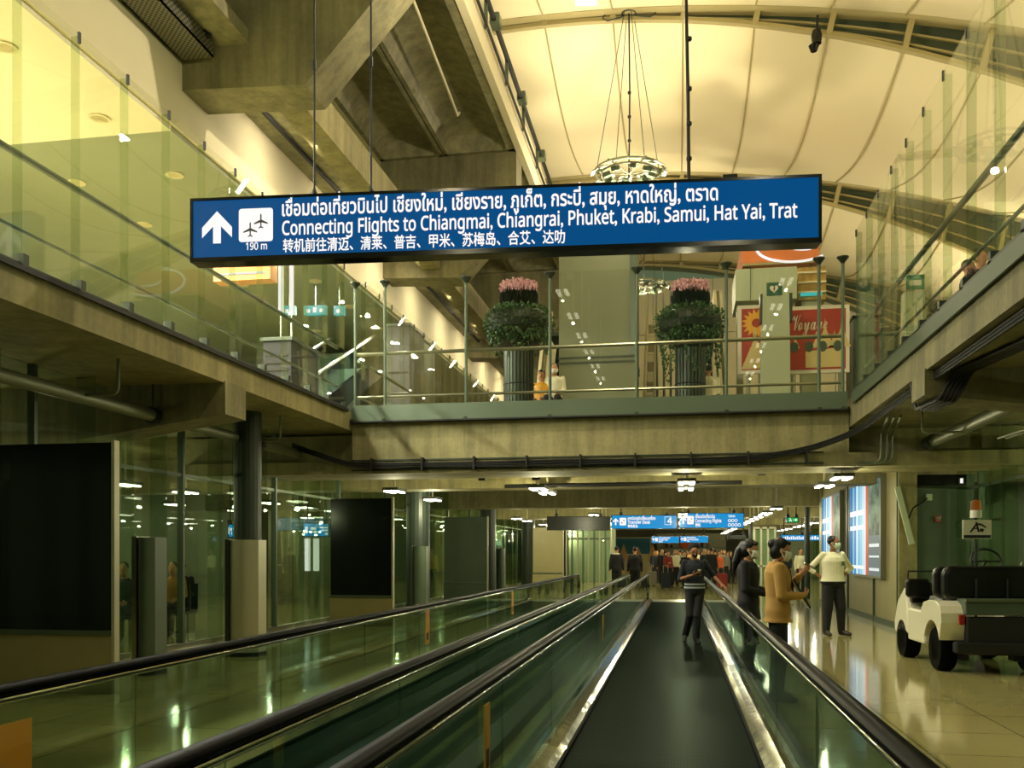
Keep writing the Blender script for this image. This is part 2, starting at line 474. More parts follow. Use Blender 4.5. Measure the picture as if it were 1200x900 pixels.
# left balcony: slab, kerb edge and haunched cantilever beam
struct('floor_balcony_left', MB().box(-16, XL, -4, 75, 3.74, ZU), M['concrete_light'])
struct('floor_balcony_right', MB().box(XR, 14, -4, 75, 3.6, ZU), M['concrete'])
struct('floor_upper', MB().box(XL, XR, YB + 0.55, 75, 3.74, ZU), M['concrete_dark'])
def haunch(sgn, xa, xb, za, zb, y0, y1, top):
    return MB().prism([(xa, top), (xa, za), (xb, zb), (xb, top)], 'y', y0, y1)
struct('beam_balcony_left', haunch(1, XL + 0.02, -9.6, 3.32, 2.82, 11.5, 12.1, 3.76), M['concrete'])
struct('beam_balcony_right', haunch(1, XR - 0.02, 6.5, 3.31, 2.85, 11.5, 12.1, 3.62), M['concrete'])
# the bridge: deep cross beam under the balconies too
struct('beam_bridge', MB().box(-9.5, 6.2, YB + 0.45, YB + 1.3, 2.93, 3.7).box(-9.5, 6.2, YB, YB + 0.5, 2.93, 3.16), M['concrete_light'])
struct('beam_bridge_upstand', MB().box(XL + 0.01, XR - 0.01, YB + 0.12, YB + 0.6, 3.1, 3.94), M['concrete_light'])
for i, y in enumerate((20.6, 29.6, 38.6, 47.6, 56.6)):
    struct('beam_ceiling', MB().box(-16, 9, y, y + 0.8, 2.95, 3.76), M['concrete_light'])
# flat dark soffit slabs between the beams
struct('trim_duct_soffit', MB().prism([(-4.75, 3.74), (-4.2, 3.22), (-3.45, 3.22), (-3.35, 3.74)], 'y', 18.2, 20.58), M['cream'])
struct('trim_duct_soffit', MB().prism([(0.45, 3.74), (0.55, 3.22), (1.35, 3.22), (1.5, 3.74)], 'y', 18.2, 20.58), M['cream'])
# third level: slab with rounded vault recesses, cross beams, wall-side box
def vault_slab():
    mb = MB()
    zr, zt = 10.3, 10.95
    beams = [2.9, 11.5, 20.1, 28.7, 37.3, 45.9]
    cols = [(-6.5, -5.22), (-5.02, -3.68)]
    for k in range(len(beams) - 1):
        y0, y1 = beams[k] + 0.7, beams[k + 1]
        for (x0, x1) in cols:
            nx, ny = 14, 36; g = []
            for j in range(ny + 1):
                v = -1 + 2 * j / ny
                for i in range(nx + 1):
                    u = -1 + 2 * i / nx
                    h = max(0, 1 - abs(u) ** 2.6) ** 0.6 * max(0, 1 - abs(v) ** 14) ** 0.5
                    g.append((x0 + (x1 - x0) * (u + 1) / 2, y0 + 0.12 + (y1 - y0 - 0.24) * (v + 1) / 2, zr + 0.42 * h))
            mb.add(g, [(j * (nx + 1) + i, j * (nx + 1) + i + 1, (j + 1) * (nx + 1) + i + 1, (j + 1) * (nx + 1) + i) for j in range(ny) for i in range(nx)])
        mb.box(-6.6, -3.5, y0, y0 + 0.12, zr, zt); mb.box(-6.6, -3.5, y1 - 0.12, y1, zr, zt)
    for a, b in ((-6.6, -6.5), (-5.22, -5.135), (-5.105, -5.02), (-3.68, -3.5)): mb.box(a, b, 2.9, 46, zr, zt)
    mb.box(-6.6, -3.5, 2.9, 46, zt - 0.1, zt)
    return mb
struct('ceiling_third_level', vault_slab(), M['concrete_dark'], smooth=True, angle=30)
def cross(y):
    return MB().prism([(-6.6, 10.95), (-6.6, 7.68), (-4.80, 7.60), (-3.5, 9.0), (-3.5, 10.95)], 'y', y, y + 0.7)
for y in (2.9, 11.5, 20.1, 28.7, 37.3): struct('beam_third_level', cross(y), M['concrete'])
struct('trim_third_level_edge', MB().box(-3.5, -3.36, 2.9, 46, 10.28, 11.05), M['cream'])
struct('beam_wall_side', MB().box(-5.62, -5.22, 12.2, 46, 7.8, 8.35), M['concrete_light'])
struct('ceiling_service_box', MB().box(-6.6, -5.6, -2, 46, 8.22, 8.4), M['concrete_dark'])
# cream bulkhead over the left gallery, gallery ceiling and back wall
struct('wall_bulkhead', MB().box(-6.85, -6.55, -4, 46, 7.12, 8.3), M['cream'])
struct('ceiling_gallery', MB().box(-16, -6.6, -4, 11.3, 7.05, 7.25), M['galcream'])
struct('ceiling_gallery_grey', MB().box(-16, -6.6, 11.3, 46, 7.05, 7.25), M['greygreen'])
struct('wall_gallery_back', MB().box(-10.4, -10.2, -4, 11.3, ZU, 7.1).box(-16, -10.2, 11.2, 11.4, ZU, 7.1), M['galcream'])
struct('wall_gallery_far', MB().box(-14.2, -14, 11.4, 46, ZU, 7.1), M['palegreen'])
struct('wall_left_end', MB().box(-16, -6.4, 45.8, 46, ZU, 12), M['cream'])
# far upper end wall, clad in large cream panels
e = MB()
for i in range(9):
    for k in range(4): e.box(-6.3 + i * 2.6, -6.3 + i * 2.6 + 2.57, 42, 42.2, ZU + k * 2.4, ZU + k * 2.4 + 2.37)
struct('wall_upper_end', e, M['cream'])
# roof: arched girders and membrane fields between them
def zl(x): return 14.05 - (x + 3) ** 2 * 0.0215
def zu(x): return 14.15 - (x + 3) ** 2 * 0.0125
XS = [-9 + 0.75 * i for i in range(35)]
girders = (3.0, 12.4, 21.8, 31.2, 40.6)
for y in girders:
    lo = MB()
    lo.loft([[(x, y - 0.12, zu(x)), (x, y + 0.28, zu(x)), (x, y + 0.28, zu(x) + 0.4), (x, y - 0.12, zu(x) + 0.4)] for x in XS])
    lo.loft([[(x, y + 0.12, zl(x)), (x, y + 0.26, zl(x)), (x, y + 0.26, zl(x) + 0.09), (x, y + 0.12, zl(x) + 0.09)] for x in XS])
    for fr in (0.35, 0.68):
        lo.loft([[(x, y + 0.3, zl(x) + (zu(x) - zl(x)) * fr), (x, y + 0.36, zl(x) + (zu(x) - zl(x)) * fr), (x, y + 0.36, zl(x) + 0.05 + (zu(x) - zl(x)) * fr), (x, y + 0.3, zl(x) + 0.05 + (zu(x) - zl(x)) * fr)] for x in XS])
    for x in [-8 + 1.62 * i for i in range(15)]: lo.bar((x, y + 0.2, zl(x)), (x + 0.25 * (x + 3) / 9, y + 0.1, zu(x) + 0.3), 0.13, 0.2)
    struct('trim_roof_girder', lo, M['fabricroof'])
    pl = MB().loft([[(x, y + 0.9, zl(x) + 0.02), (x, y + 0.95, zu(x) + 0.45)] for x in XS], caps=False, closed=False)
    struct('trim_roof_louvre', pl, M['louvre'])
for k in range(len(girders) - 1):
    y0, y1 = girders[k] + 0.2, girders[k + 1] + 0.1
    nx, ny = 34, 24; g = []; seams = MB()
    def zm(x, t):
        a = zl(x) * (1 - t) + zu(x) * t
        return a + 0.06 - 0.75 * math.sin(PI * t) * (1 - 0.25 * t)
    X2 = [-9 + 25.5 * i / nx for i in range(nx + 1)]
    for j in range(ny + 1):
        t = j / ny
        for x in X2: g.append((x, y0 + (y1 - y0) * t, zm(x, t)))
    o = struct('ceiling_membrane', MB().add(g, [(j * (nx + 1) + i, j * (nx + 1) + i + 1, (j + 1) * (nx + 1) + i + 1, (j + 1) * (nx + 1) + i) for j in range(ny) for i in range(nx)]), M['membrane'], smooth=True, angle=80)
    for x in [-8 + 1.62 * i for i in range(15)]:
        seams.tube([(x, y0 + (y1 - y0) * j / 16, zm(x, j / 16) - 0.015) for j in range(17)], 0.022, 5)
    struct('trim_membrane_seams', seams, M['fabricroof'])
# lower hall: right-hand wall with end return, dark green recess wall
wr = MB().box(4.21, 4.5, 19.1, 29.4, 0, 3.7)
struct('wall_right', wr, M['olivebase'])
wp = MB()
for y in (19.1, 21.35, 24.5, 28.7): wp.box(4.17, 4.22, y - 0.03, y + 0.03, 0, 3.7)
wp.box(4.18, 4.22, 19.1, 29.4, 0.0, 0.12)
struct('trim_wall_joint', wp, M['darkgreen'])
struct('wall_right_recess', MB().box(4.5, 5.6, 19.15, 19.4, 0, 3.0), M['darkgreen'])
struct('trim_recess_head', MB().box(4.3, 5.42, 19.02, 19.16, 2.78, 2.98), M['black'])
struct('wall_right_far', MB().box(9.2, 9.4, 2, 62, 0, 3.7), M['greygreen'])
struct('wall_left_far', MB().box(-17.2, -17, 2, 75, 0, 3.75), M['greygreen'])
struct('wall_end', MB().box(-24, 14, 74, 74.3, 0, 3.75), M['olivebase'])

# glass facades of the lower hall: one pane plane, transoms and glass fins
def facade(name, x, y0, y1, step, top, fin_to, tr):
    t = obj(name, MB().box(x - 0.012, x + 0.012, y0, y1, 0.06, top), M['glassf']); t['kind'] = 'structure'
    n = int((y1 - y0) / step)
    for i in range(n + 1):
        y = y0 + i * step
        obj('mullion', MB().box(min(x, fin_to), max(x, fin_to), y - 0.02, y + 0.02, 0.0, top), M['fin'], t) if i % 4 else obj('mullion', MB().box(x - 0.05, x + 0.05, y - 0.03, y + 0.03, 0.0, top), M['greensteel'], t)
    for z in tr: obj('transom', MB().box(x - 0.03, x + 0.03, y0, y1, z - 0.025, z + 0.025), M['greensteel'], t)
    obj('sill', MB().box(x - 0.06, x + 0.06, y0, y1, 0, 0.07), M['steel'], t)
    return t
facade('window_1', -7.65, 3.2, 54.0, 0.85, 3.74, -7.4, (2.69,))
facade('window_4', 8.2, 29.6, 60.0, 1.1, 3.6, 7.95, (2.5,))
facade('window_2', 5.5, 6.0, 19.1, 0.62, 3.6, 5.25, (2.72,))
# round-cornered columns of the lower hall, dark concrete
for x, y, rc in ((-6.83, 14.0, 0.22), (-6.52, 22.9, 0.3), (-6.52, 31.6, 0.3), (-6.52, 40.5, 0.3)):
    struct('column', MB().prism([(x + rc * (math.cos(a)), y + rc * math.sin(a)) for a in [2 * PI * k / 20 for k in range(20)]], 'z', 0, 3.74), M['columngreen'])
for (x, y) in ((-11.5, 17), (-11.5, 26), (-11.5, 35), (-14.5, 20), (-14.5, 31)):
    struct('column_inner', MB().box(x - 0.3, x + 0.3, y - 0.3, y + 0.3, 0, 3.74), M['concrete'])
# glass partition across the far end of the left walkway
ga, gb = at(664, 650, Y=47.0), at(716, 650, Y=47.0)
t = obj('window_3', MB().box(ga.x, gb.x, 46.99, 47.01, 0.06, 2.95), M['glassf']); t['kind'] = 'structure'
for k in range(9):
    x = ga.x + (gb.x - ga.x) * k / 8; obj('mullion', MB().box(x - 0.04, x + 0.04, 46.9, 47.1, 0, 2.95), M['greensteel'] if k % 2 else M['palesteel'], t)
obj('transom', MB().box(ga.x, gb.x, 46.95, 47.05, 2.2, 2.3), M['greensteel'], t)
struct('wall_partition', MB().box(ga.x - 0.3, gb.x, 50.5, 50.7, 0, 3.7), M['palegreen'])
for px_ in (946, 880): 
    q = at(px_, 650, D=30.5 if px_ > 900 else 44); struct('column_slim', MB().tube([(q.x, q.y, 0), (q.x, q.y, 3.75)], 0.09, 12), M['columngreen'], smooth=True)
struct('wall_right_end', MB().box(4.5, 9.3, 62, 62.2, 0, 3.7), M['palegreen'])
# tall lift shaft beyond the bridge
sh = at(655, 300, Y=22.0); sh2 = at(745, 300, Y=22.0)
o = struct('column_shaft', MB().box(sh.x, sh2.x, 22.0, 23.9, ZU, 9.2), M['greygreen'])
obj('shaft_band', MB().box(sh.x - 0.02, sh2.x + 0.02, 21.97, 23.92, 5.98, 6.02).box(sh.x - 0.02, sh2.x + 0.02, 21.97, 23.92, 6.1, 6.14), M['darkgreen'], o)
obj('shaft_corner_strip', MB().box(sh2.x - 0.14, sh2.x + 0.03, 21.96, 22.02, 6.14, 9.2), M['greensteel'], o)
# panels of the end return beside the ad wall
o = struct('trim_wall_return', MB().box(4.19, 4.52, 18.98, 19.12, 0, 3.6), M['concrete_light'])

# ------------------------------------------------------------------ moving walkways
WY0, WY1 = -3.0, 28.6
def walkway(cx, hw, label, y1, stickers):
    t = thing('moving_walkway', label, 'moving walkway', (cx, WY0, 0), 0, 'moving walkways')
    L = y1 - WY0
    obj('belt', MB().box(-hw + 0.12, hw - 0.12, 0, L, 0.004, 0.02), M['belt'], t)
    obj('comb_plate', MB().box(-hw + 0.1, hw - 0.1, L, L + 1.5, 0.003, 0.018), M['steel'], t)
    for s in (-1, 1):
        prof = [(s * (hw - 0.13), 0.0), (s * (hw - 0.13), 0.05), (s * (hw - 0.09), 0.085), (s * (hw - 0.025), 0.11), (s * (hw + 0.025), 0.11), (s * (hw + 0.18), 0.07), (s * (hw + 0.2), 0.0)]
        sk = obj('skirt_deck', MB().prism(prof[:5] + [(s * (hw + 0.025), 0)], 'y', 0, L + 0.4), M['chrome'], t)
        obj('skirt_brush', MB().box(min(s * (hw - 0.155), s * (hw - 0.13)), max(s * (hw - 0.155), s * (hw - 0.13)), 0, L, 0.01, 0.05), M['rubber'], sk)
        obj('outer_deck', MB().prism([(s * (hw + 0.025), 0), (s * (hw + 0.025), 0.11), (s * (hw + 0.18), 0.07), (s * (hw + 0.2), 0)], 'y', 0, L + 0.4), M['darksteel'], t)
        n = 16; step = L / n
        for k in range(n):
            obj('balustrade_pane', MB().box(s * hw - 0.006, s * hw + 0.006, k * step + 0.004, (k + 1) * step - 0.004, 0.09, 0.80), M['glassw'], t)
        rr = 0.36; R = []; a0, a1 = -PI / 2 * 0.9, PI / 2
        path = [(s * hw, 0, 0.835)] + [(s * hw, L - 0.1, 0.835)]
        for k in range(13):
            a = PI / 2 - PI * k / 12
            path.append((s * hw, L + rr * math.cos(a), 0.835 - rr + rr * math.sin(a)))
        def band(path, w, h):
            rings = []
            for i, p in enumerate(path):
                p = Vector(p); d = Vector(path[min(i + 1, len(path) - 1)]) - Vector(path[max(i - 1, 0)]); d.normalize()
                up = Vector((1, 0, 0)).cross(d)
                rings.append([p + Vector((1, 0, 0)) * w * math.cos(a) * (1 if True else 0) + up * h * math.sin(a) for a in [2 * PI * q / 12 for q in range(12)]])
            return MB().loft(rings)
        obj('handrail', band(path, 0.045, 0.028), M['rubber'], t, smooth=True, angle=60)
        gp = [(p[0], p[1] - (0.0 if i < 2 else 0.03 * math.cos(PI / 2 - PI * (i - 2) / 12)), p[2] - 0.042 + (0.0 if i < 2 else 0.042 * (i - 2) / 12)) for i, p in enumerate(path)]
        obj('handrail_guide', band(gp, 0.032, 0.022), M['chrome'], t, smooth=True, angle=60)
        obj('newel_pane', MB().prism([(L - 0.02, 0.09)] + [(L + (rr - 0.03) * math.cos(a), 0.835 - rr + (rr - 0.03) * math.sin(a)) for a in [-PI / 2 + PI * q / 10 for q in range(11)]] + [(L - 0.02, 0.80)], 'x', s * hw - 0.006, s * hw + 0.006), M['glassw'], t)
        for (ss, y, z0, z1, w) in stickers:
            if ss == s:
                st = obj('warning_sticker', MB().box(s * hw + 0.008, s * hw + 0.011, y - WY0 - w / 2, y - WY0 + w / 2, z0, z1), M['yellow'], t)
                obj('sticker_symbol', MB().box(s * hw + 0.011, s * hw + 0.013, y - WY0 - w / 4, y - WY0 + w / 4, z0 + 0.05, z0 + 0.14), M['signink'], st)
    return t
walkway(-0.12, 0.81, 'moving walkway in the foreground, its ribbed belt carrying the man in navy uniform', WY1,
        [(-1, 4.46, 0.36, 0.72, 0.12), (-1, 11.6, 0.386, 0.70, 0.12), (1, 4.97, 0.35, 0.66, 0.12)])
walkway(-2.245, 0.775, 'second moving walkway on the left of the foreground one, empty', WY1 - 0.4,
        [(-1, 3.78, 0.30, 0.68, 0.3), (-1, 10.98, 0.36, 0.775, 0.18), (-1, 16.9, 0.35, 0.77, 0.18)])

# ------------------------------------------------------------------ balcony and bridge glazing
def balcony(x, sgn, label, posts_y, kick):
    t = thing('glass_screen', label, 'glass screen', (x, 0, ZU), 0)
    top = 2.62
    obj('base_channel', MB().box(-0.05, 0.02, posts_y[0] - 0.1, posts_y[-1] + 0.1, 0, 0.05), M['darksteel'], t)
    obj('kick_plate', MB().box(0.04 * sgn - 0.012, 0.04 * sgn + 0.012, posts_y[0] - 0.1, posts_y[-1] + 0.1, -kick, 0.02), M['blackmatte' if kick < 0.1 else 'greensteel'], t)
    ys = posts_y
    for a, b in zip(ys[:-1], ys[1:]):
        obj('glass_pane', MB().box(-0.007, 0.007, a + 0.012, b - 0.012, 0.06, top), M['glassb'], t)
    for y in ys:
        f = obj('glass_fin', MB().box(min(0, -sgn * 0.09), max(0, -sgn * 0.09), y - 0.008, y + 0.008, 0.05, top - 0.02), M['fin'], t)
        obj('top_clamp', MB().box(-0.012, 0.012, y - 0.014, y + 0.014, top - 0.09, top + 0.02), M['blackmatte'], f)
        obj('foot_clamp', MB().box(-0.05, 0.05, y - 0.04, y + 0.04, 0.0, 0.13), M['darksteel'], f)
    for z, r in ((1.12, 0.035), (0.42, 0.02)):
        obj('rail', MB().tube([(-sgn * 0.14, ys[0], z), (-sgn * 0.14, ys[-1], z)], r, 8), M['greensteel'], t, smooth=True)
    return t
yl = [8.47 + 0.84 * k for k in range(-8, 11)]
balcony(XL, 1, 'tall glass balcony screen along the left upper gallery', [y for y in yl if y < 16.2], 0.03)
yr = [9.96 + 0.84 * k for k in range(-9, 9)]
balcony(XR, -1, 'tall glass balcony screen along the right upper gallery', [y for y in yr if y < 16.2], 0.16)
# continuation of the left screen past the bridge
t = balcony(XL, 1, 'low-lying glass screen of the left gallery seen beyond the bridge corner', [17.2 + 0.84 * k for k in range(24)], 0.03)

t = thing('bridge_railing', 'steel-posted glass railing along the front of the concrete bridge', 'railing', (0, YB, ZU))
px = [-5.29 + 1.525 * k for k in range(6)]
xs = [-5.86] + px + [2.72]
for a, b in zip(xs[:-1], xs[1:]):
    obj('glass_pane', MB().box(a + 0.012, b - 0.012, -0.007, 0.007, -0.12, 2.35), M['glassb'], t)
for x in xs:
    p = obj('post', MB().tube([(x, 0.06, -0.2), (x, 0.06, 2.3)], 0.028, 10), M['greensteel'], t, smooth=True)
    obj('post_cap', MB().lathe([(0.03, 2.26), (0.035, 2.28), (0.10, 2.36), (0.10, 2.375), (0.0, 2.375)], (x, 0.06, 0), 14), M['darksteel'], p, smooth=True)
    obj('post_foot', MB().lathe([(0.10, -0.22), (0.10, -0.16), (0.05, -0.10), (0.0, -0.10)], (x, 0.06, 0), 14), M['darksteel'], p, smooth=True)
for z, r in ((1.06, 0.033), (0.27, 0.025)):
    obj('rail', MB().tube([(-5.86, 0.11, z), (2.72, 0.11, z)], r, 10), M['steel'], t, smooth=True)
obj('kick_band', MB().box(-5.9, 2.78, -0.03, 0.02, -0.19, 0.10), M['greensteel'], t)
obj('drip_edge', MB().box(-5.9, 2.78, -0.05, 0.12, -0.215, -0.19), M['blackmatte'], t)
# ------------------------------------------------------------------ the big hanging direction sign
def rounded(x0, x1, z0, z1, r, n=6):
    pts = []
    for cx, cz, a0 in ((x1 - r, z1 - r, 0), (x0 + r, z1 - r, PI / 2), (x0 + r, z0 + r, PI), (x1 - r, z0 + r, 1.5 * PI)):
        for k in range(n + 1): a = a0 + PI / 2 * k / n; pts.append((cx + r * math.cos(a), cz + r * math.sin(a)))
    return pts
def poly(mb, pts, y, mi=0): return mb.add([(p[0], y, p[1]) for p in pts], [tuple(range(len(pts)))], mi)
def arrow_up(mb, cx, z0, z1, w, y):
    h = z1 - z0; s = w * 0.13
    poly(mb, [(cx - s, z0), (cx + s, z0), (cx + s, z1 - h * 0.3), (cx - s, z1 - h * 0.3)], y)
    poly(mb, [(cx, z1), (cx - w / 2, z1 - w * 0.52), (cx - w / 2, z1 - w * 0.86), (cx, z1 - w * 0.36)], y)
    poly(mb, [(cx, z1), (cx, z1 - w * 0.36), (cx + w / 2, z1 - w * 0.86), (cx + w / 2, z1 - w * 0.52)], y)
def plane_icon(mb, cx, cz, s, y):
    b = [(0, 1), (0.10, 0.8), (0.10, 0.15), (0.95, -0.28), (0.95, -0.46), (0.10, -0.22), (0.08, -0.72), (0.34, -0.92), (0.34, -1.02), (0, -0.92)]
    poly(mb, [(cx + a * s, cz + c * s) for a, c in b] + [(cx - a * s, cz + c * s) for a, c in b[::-1][1:-1]], y)

SL = at(223, 650, D=9.72); SR = at(963, 650, D=9.09)
sd = (SR - SL); SW = sd.length; srz = math.atan2(sd.y, sd.x)
ZB, ZT = 4.50, 5.17
sign = thing('hanging_sign', 'large dark blue hanging sign reading Connecting Flights to Chiangmai in three scripts', 'sign', (SL.x, SL.y, ZB), srz)
SMi = (Matrix.Translation(sign.location) @ sign.rotation_euler.to_matrix().to_4x4()).inverted()
def sl(px, py):
    o = SMi @ Vector((0, 0, EYE)); p = SMi @ at(px, py, D=9.4); d = p - o; q = o + d * (-o.y / d.y)
    return q.x, q.z
HS = ZT - ZB
obj('casing', MB().box(0, SW, 0.012, 0.2, 0, HS), M['black'], sign, bevel=0.01)
obj('face', MB().box(0.03, SW - 0.03, 0.0, 0.02, 0.045, HS - 0.03), M['signblue'], sign)
obj('frame', MB().box(0, SW, -0.008, 0.012, 0, 0.05).box(0, SW, -0.008, 0.012, HS - 0.03, HS).box(0, 0.03, -0.008, 0.012, 0.05, HS - 0.03).box(SW - 0.03, SW, -0.008, 0.012, 0.05, HS - 0.03), M['black'], sign)
a0 = sl(237, 286); a1 = sl(272, 247); mb = MB(); arrow_up(mb, (a0[0] + a1[0]) / 2, a0[1], a1[1], a1[0] - a0[0], -0.004)
obj('arrow', mb, M['white'], sign)
p0 = sl(280, 284); p1 = sl(320, 243.5)
pc = obj('pictogram', poly(MB(), rounded(p0[0], p1[0], p0[1], p1[1], 0.03), -0.004), M['white'], sign)
mb = MB()
c = sl(293.5, 269); plane_icon(mb, c[0], c[1], 0.078, -0.007)
c = sl(306, 259); plane_icon(mb, c[0], c[1], 0.078, -0.0072)
obj('plane_symbol', mb, M['signink'], pc)
def line(name, s, pl, pr, base_px, hpx, weight, parent=sign, m='white'):
    a = sl(*pl); b = sl(*pr); mb = MB()
    text(mb, s, a[0], a[1], height=hpx, width=b[0] - a[0], y=-0.004, weight=weight)
    return obj(name, mb, M[m], parent)
line('distance_text', '190 m', (288.5, 293), (313, 292), 0, 0.105, 0.02)
line('thai_text', 'เชื่อมต่อเที่ยวบินไป เชียงใหม่, เชียงราย, ภูเก็ต, กระบี่, สมุย, หาดใหญ่, ตราด', (331, 253.2), (841, 233), 0, 0.215, 0.022)
line('english_text', 'Connecting Flights to Chiangmai, Chiangrai, Phuket, Krabi, Samui, Hat Yai, Trat', (331, 275.5), (934, 250), 0, 0.198, 0.021)
line('chinese_text', '转机前往清迈、清莱、普吉、甲米、苏梅岛、合艾、达叻', (332, 294.5), (662, 283), 0, 0.150, 0.018)
tb = sl(848, 208); tb2 = sl(865, 208)
obj('junction_box', MB().box(tb[0], tb2[0], 0.05, 0.15, HS, HS + 0.055), M['blackmatte'], sign)
for px_, top in ((365, 11.0), (432, 10.2)):
    x, z = sl(px_, 222)
    obj('hanger_rod', MB().tube([(x, 0.1, HS), (x, 0.1, top - ZB)], 0.011, 6).lathe([(0.03, HS), (0.03, HS + 0.05), (0.012, HS + 0.1)], (x, 0.1, 0), 8).lathe([(0.02, 2.0), (0.022, 2.05), (0.02, 2.1)], (x, 0.1, 0), 8), M['blackmatte'], sign)
x = sl(805, 207)[0]
cb = MB(); pth = [(x - 0.02, 0.1, 13.2 - ZB), (x - 0.01, 0.1, 3.0), (x + 0.02, 0.1, 1.5), (x + 0.03, 0.1, 0.42), (x + 0.06, 0.1, 0.22), (x + 0.14, 0.1, 0.10), (x + 0.25, 0.1, 0.06), (x + 0.38, 0.1, 0.05)]
cb.tube(pth, 0.018, 7)
for z in (0.5, 0.9, 1.25, 1.6, 2.1, 2.6): cb.lathe([(0.0, z), (0.028, z), (0.028, z + 0.03), (0.0, z + 0.03)], (x + 0.03, 0.1, 0), 7)
obj('power_cable', cb, M['blackmatte'], sign, smooth=True)

# ------------------------------------------------------------------ pendant tube lamps
ORD = ['nearest', 'second', 'third', 'fourth', 'fifth', 'sixth', 'seventh', 'eighth', 'ninth', 'tenth', 'eleventh', 'twelfth', 'thirteenth', 'fourteenth', 'fifteenth', 'sixteenth', 'seventeenth', 'eighteenth', 'nineteenth']
def pendant(rod, power, light=True):
    t = thing('pendant_lamp', 'x', 'ceiling lamp', (0, 0, 0))
    obj('suspension_rod', MB().tube([(0, 0, 0.07), (0, 0, rod)], 0.022, 6), M['rod'], t)
    obj('housing', MB().box(-0.17, 0.17, -0.32, 0.32, 0.03, 0.09), M['lampbody'], t)
    for s in (-1, 1):
        obj('tube', MB().box(s * 0.10 - 0.045, s * 0.10 + 0.045, -0.29, 0.29, 0.0, 0.032), M['tube'], t)
    if light:
        d = bpy.data.lights.new('lamp_light', 'POINT'); d.energy = power; d.color = TUBE; d.shadow_soft_size = 0.03
        o = bpy.data.objects.new('lamp_light', d); C.objects.link(o); o.location = (0, 0, -0.18); o.parent = t
    return t
lamp = pendant(0.98, P_TUBE); lamp_row = pendant(0.98, P_TUBE * 0.4); lamp_dim = pendant(0.98, P_TUBE * 0.38)
first = {id(lamp): True, id(lamp_row): True, id(lamp_dim): True}
def put(src, loc, label, group):
    if first.pop(id(src), None):
        src.location = loc; src['label'] = label; src['group'] = group; return src
    return dup(src, loc, 0, label, group)
rows = [(2.8, 'over the right corridor', lamp_row, [17.0, 18.9] + [28.0 + 2.0 * k for k in range(17)]),
        (0.15, 'over the foreground walkway', lamp, [17.6, 19.2, 31.2, 33.2, 45, 47]),
        (-2.8, 'over the far-left handrail', lamp, [18.7, 20.0, 31.3, 34.4, 36.6, 45, 47.2]),
        (-5.9, 'beside the dark display boards', lamp, [18.9, 22.0, 34.0, 36.4, 40.9, 43.2, 50]),
        (-10.4, 'behind the left glass facade', lamp_dim, [9.6, 11.8, 14.0, 16.2, 18.4, 22.6, 24.8, 27.0, 31.4, 33.6, 35.8, 41, 43.2, 50, 53]),
        (-13.2, 'deep behind the left glass facade', lamp_dim, [10.5, 14.0, 17.5, 22.8, 26.3, 31.8, 35.3, 41, 44.5, 51]),
        (5.6, 'in the open corridor behind the light boxes', lamp_dim, [31.4, 33.4, 35.4, 37.4, 40.6, 42.6, 44.6, 46.4, 49.6, 51.6, 53.6]),
        (7.4, 'behind the right glass facade', lamp, [9.4, 13.2, 15.4, 17.6])]
for x, where, src, ys in rows:
    for k, y in enumerate(ys):
        if any(abs(y - (b + 0.4)) < 0.72 for b in (20.6, 29.6, 38.6, 47.6, 56.6)): y += 0.85
        put(src, (x, y, 2.76), (ORD[k] if k < len(ORD) else 'farthest but %s' % ('one', 'none')[k - len(ORD)]) + ' twin-tube pendant lamp in the row ' + where, 'twin-tube pendant lamps')
# rows hanging high over the near part of the void, their reflections show in the bridge glass
high = pendant(2.2, P_HIGH)
k = 0
for x in (-2.85, 2.55):
    for y in (9.4, 7.1, 4.8, 2.5, 0.2, -2.1):
        if k == 0: high.location = (x, y, 8.0); o = high
        else: o = dup(high, (x, y, 8.0), 0)
        o['label'] = ORD[k % 6] + ' pendant lamp high over the void on the %s, reflected in the bridge glass' % ('left' if x < 0 else 'right'); o['group'] = 'high pendant lamps'; k += 1

# gallery downlights
dl = thing('downlight', 'x', 'downlight', (0, 0, 0))
obj('trim_ring', MB().lathe([(0.10, 0), (0.13, 0), (0.13, 0.015), (0.10, 0.015), (0.10, 0.0)], n=20), M['cream'], dl)
obj('lens', MB().lathe([(0.0, 0.004), (0.10, 0.004), (0.10, 0.01), (0.0, 0.01)], n=20), M['downlight'], dl)
area('downlight_light', (0, 0, -0.03), 0.16, P_DOWN, (1.0, 0.95, 0.80), (0, 0, -1), dl)
k = 0
for y in (5.6, 7.35, 9.1, 10.8, 12.6, 14.4, 16.2, 18.0, 20.0, 22):
    for x in (-7.3, -8.9):
        l = (x, y, 7.03); lb = ORD[k // 2] + ' round downlight in the gallery ceiling, %s row' % ('outer' if x > -8 else 'inner')
        if k == 0: dl.location = l; dl['label'] = lb; dl['group'] = 'gallery downlights'
        else: dup(dl, l, 0, lb, 'gallery downlights')
        k += 1

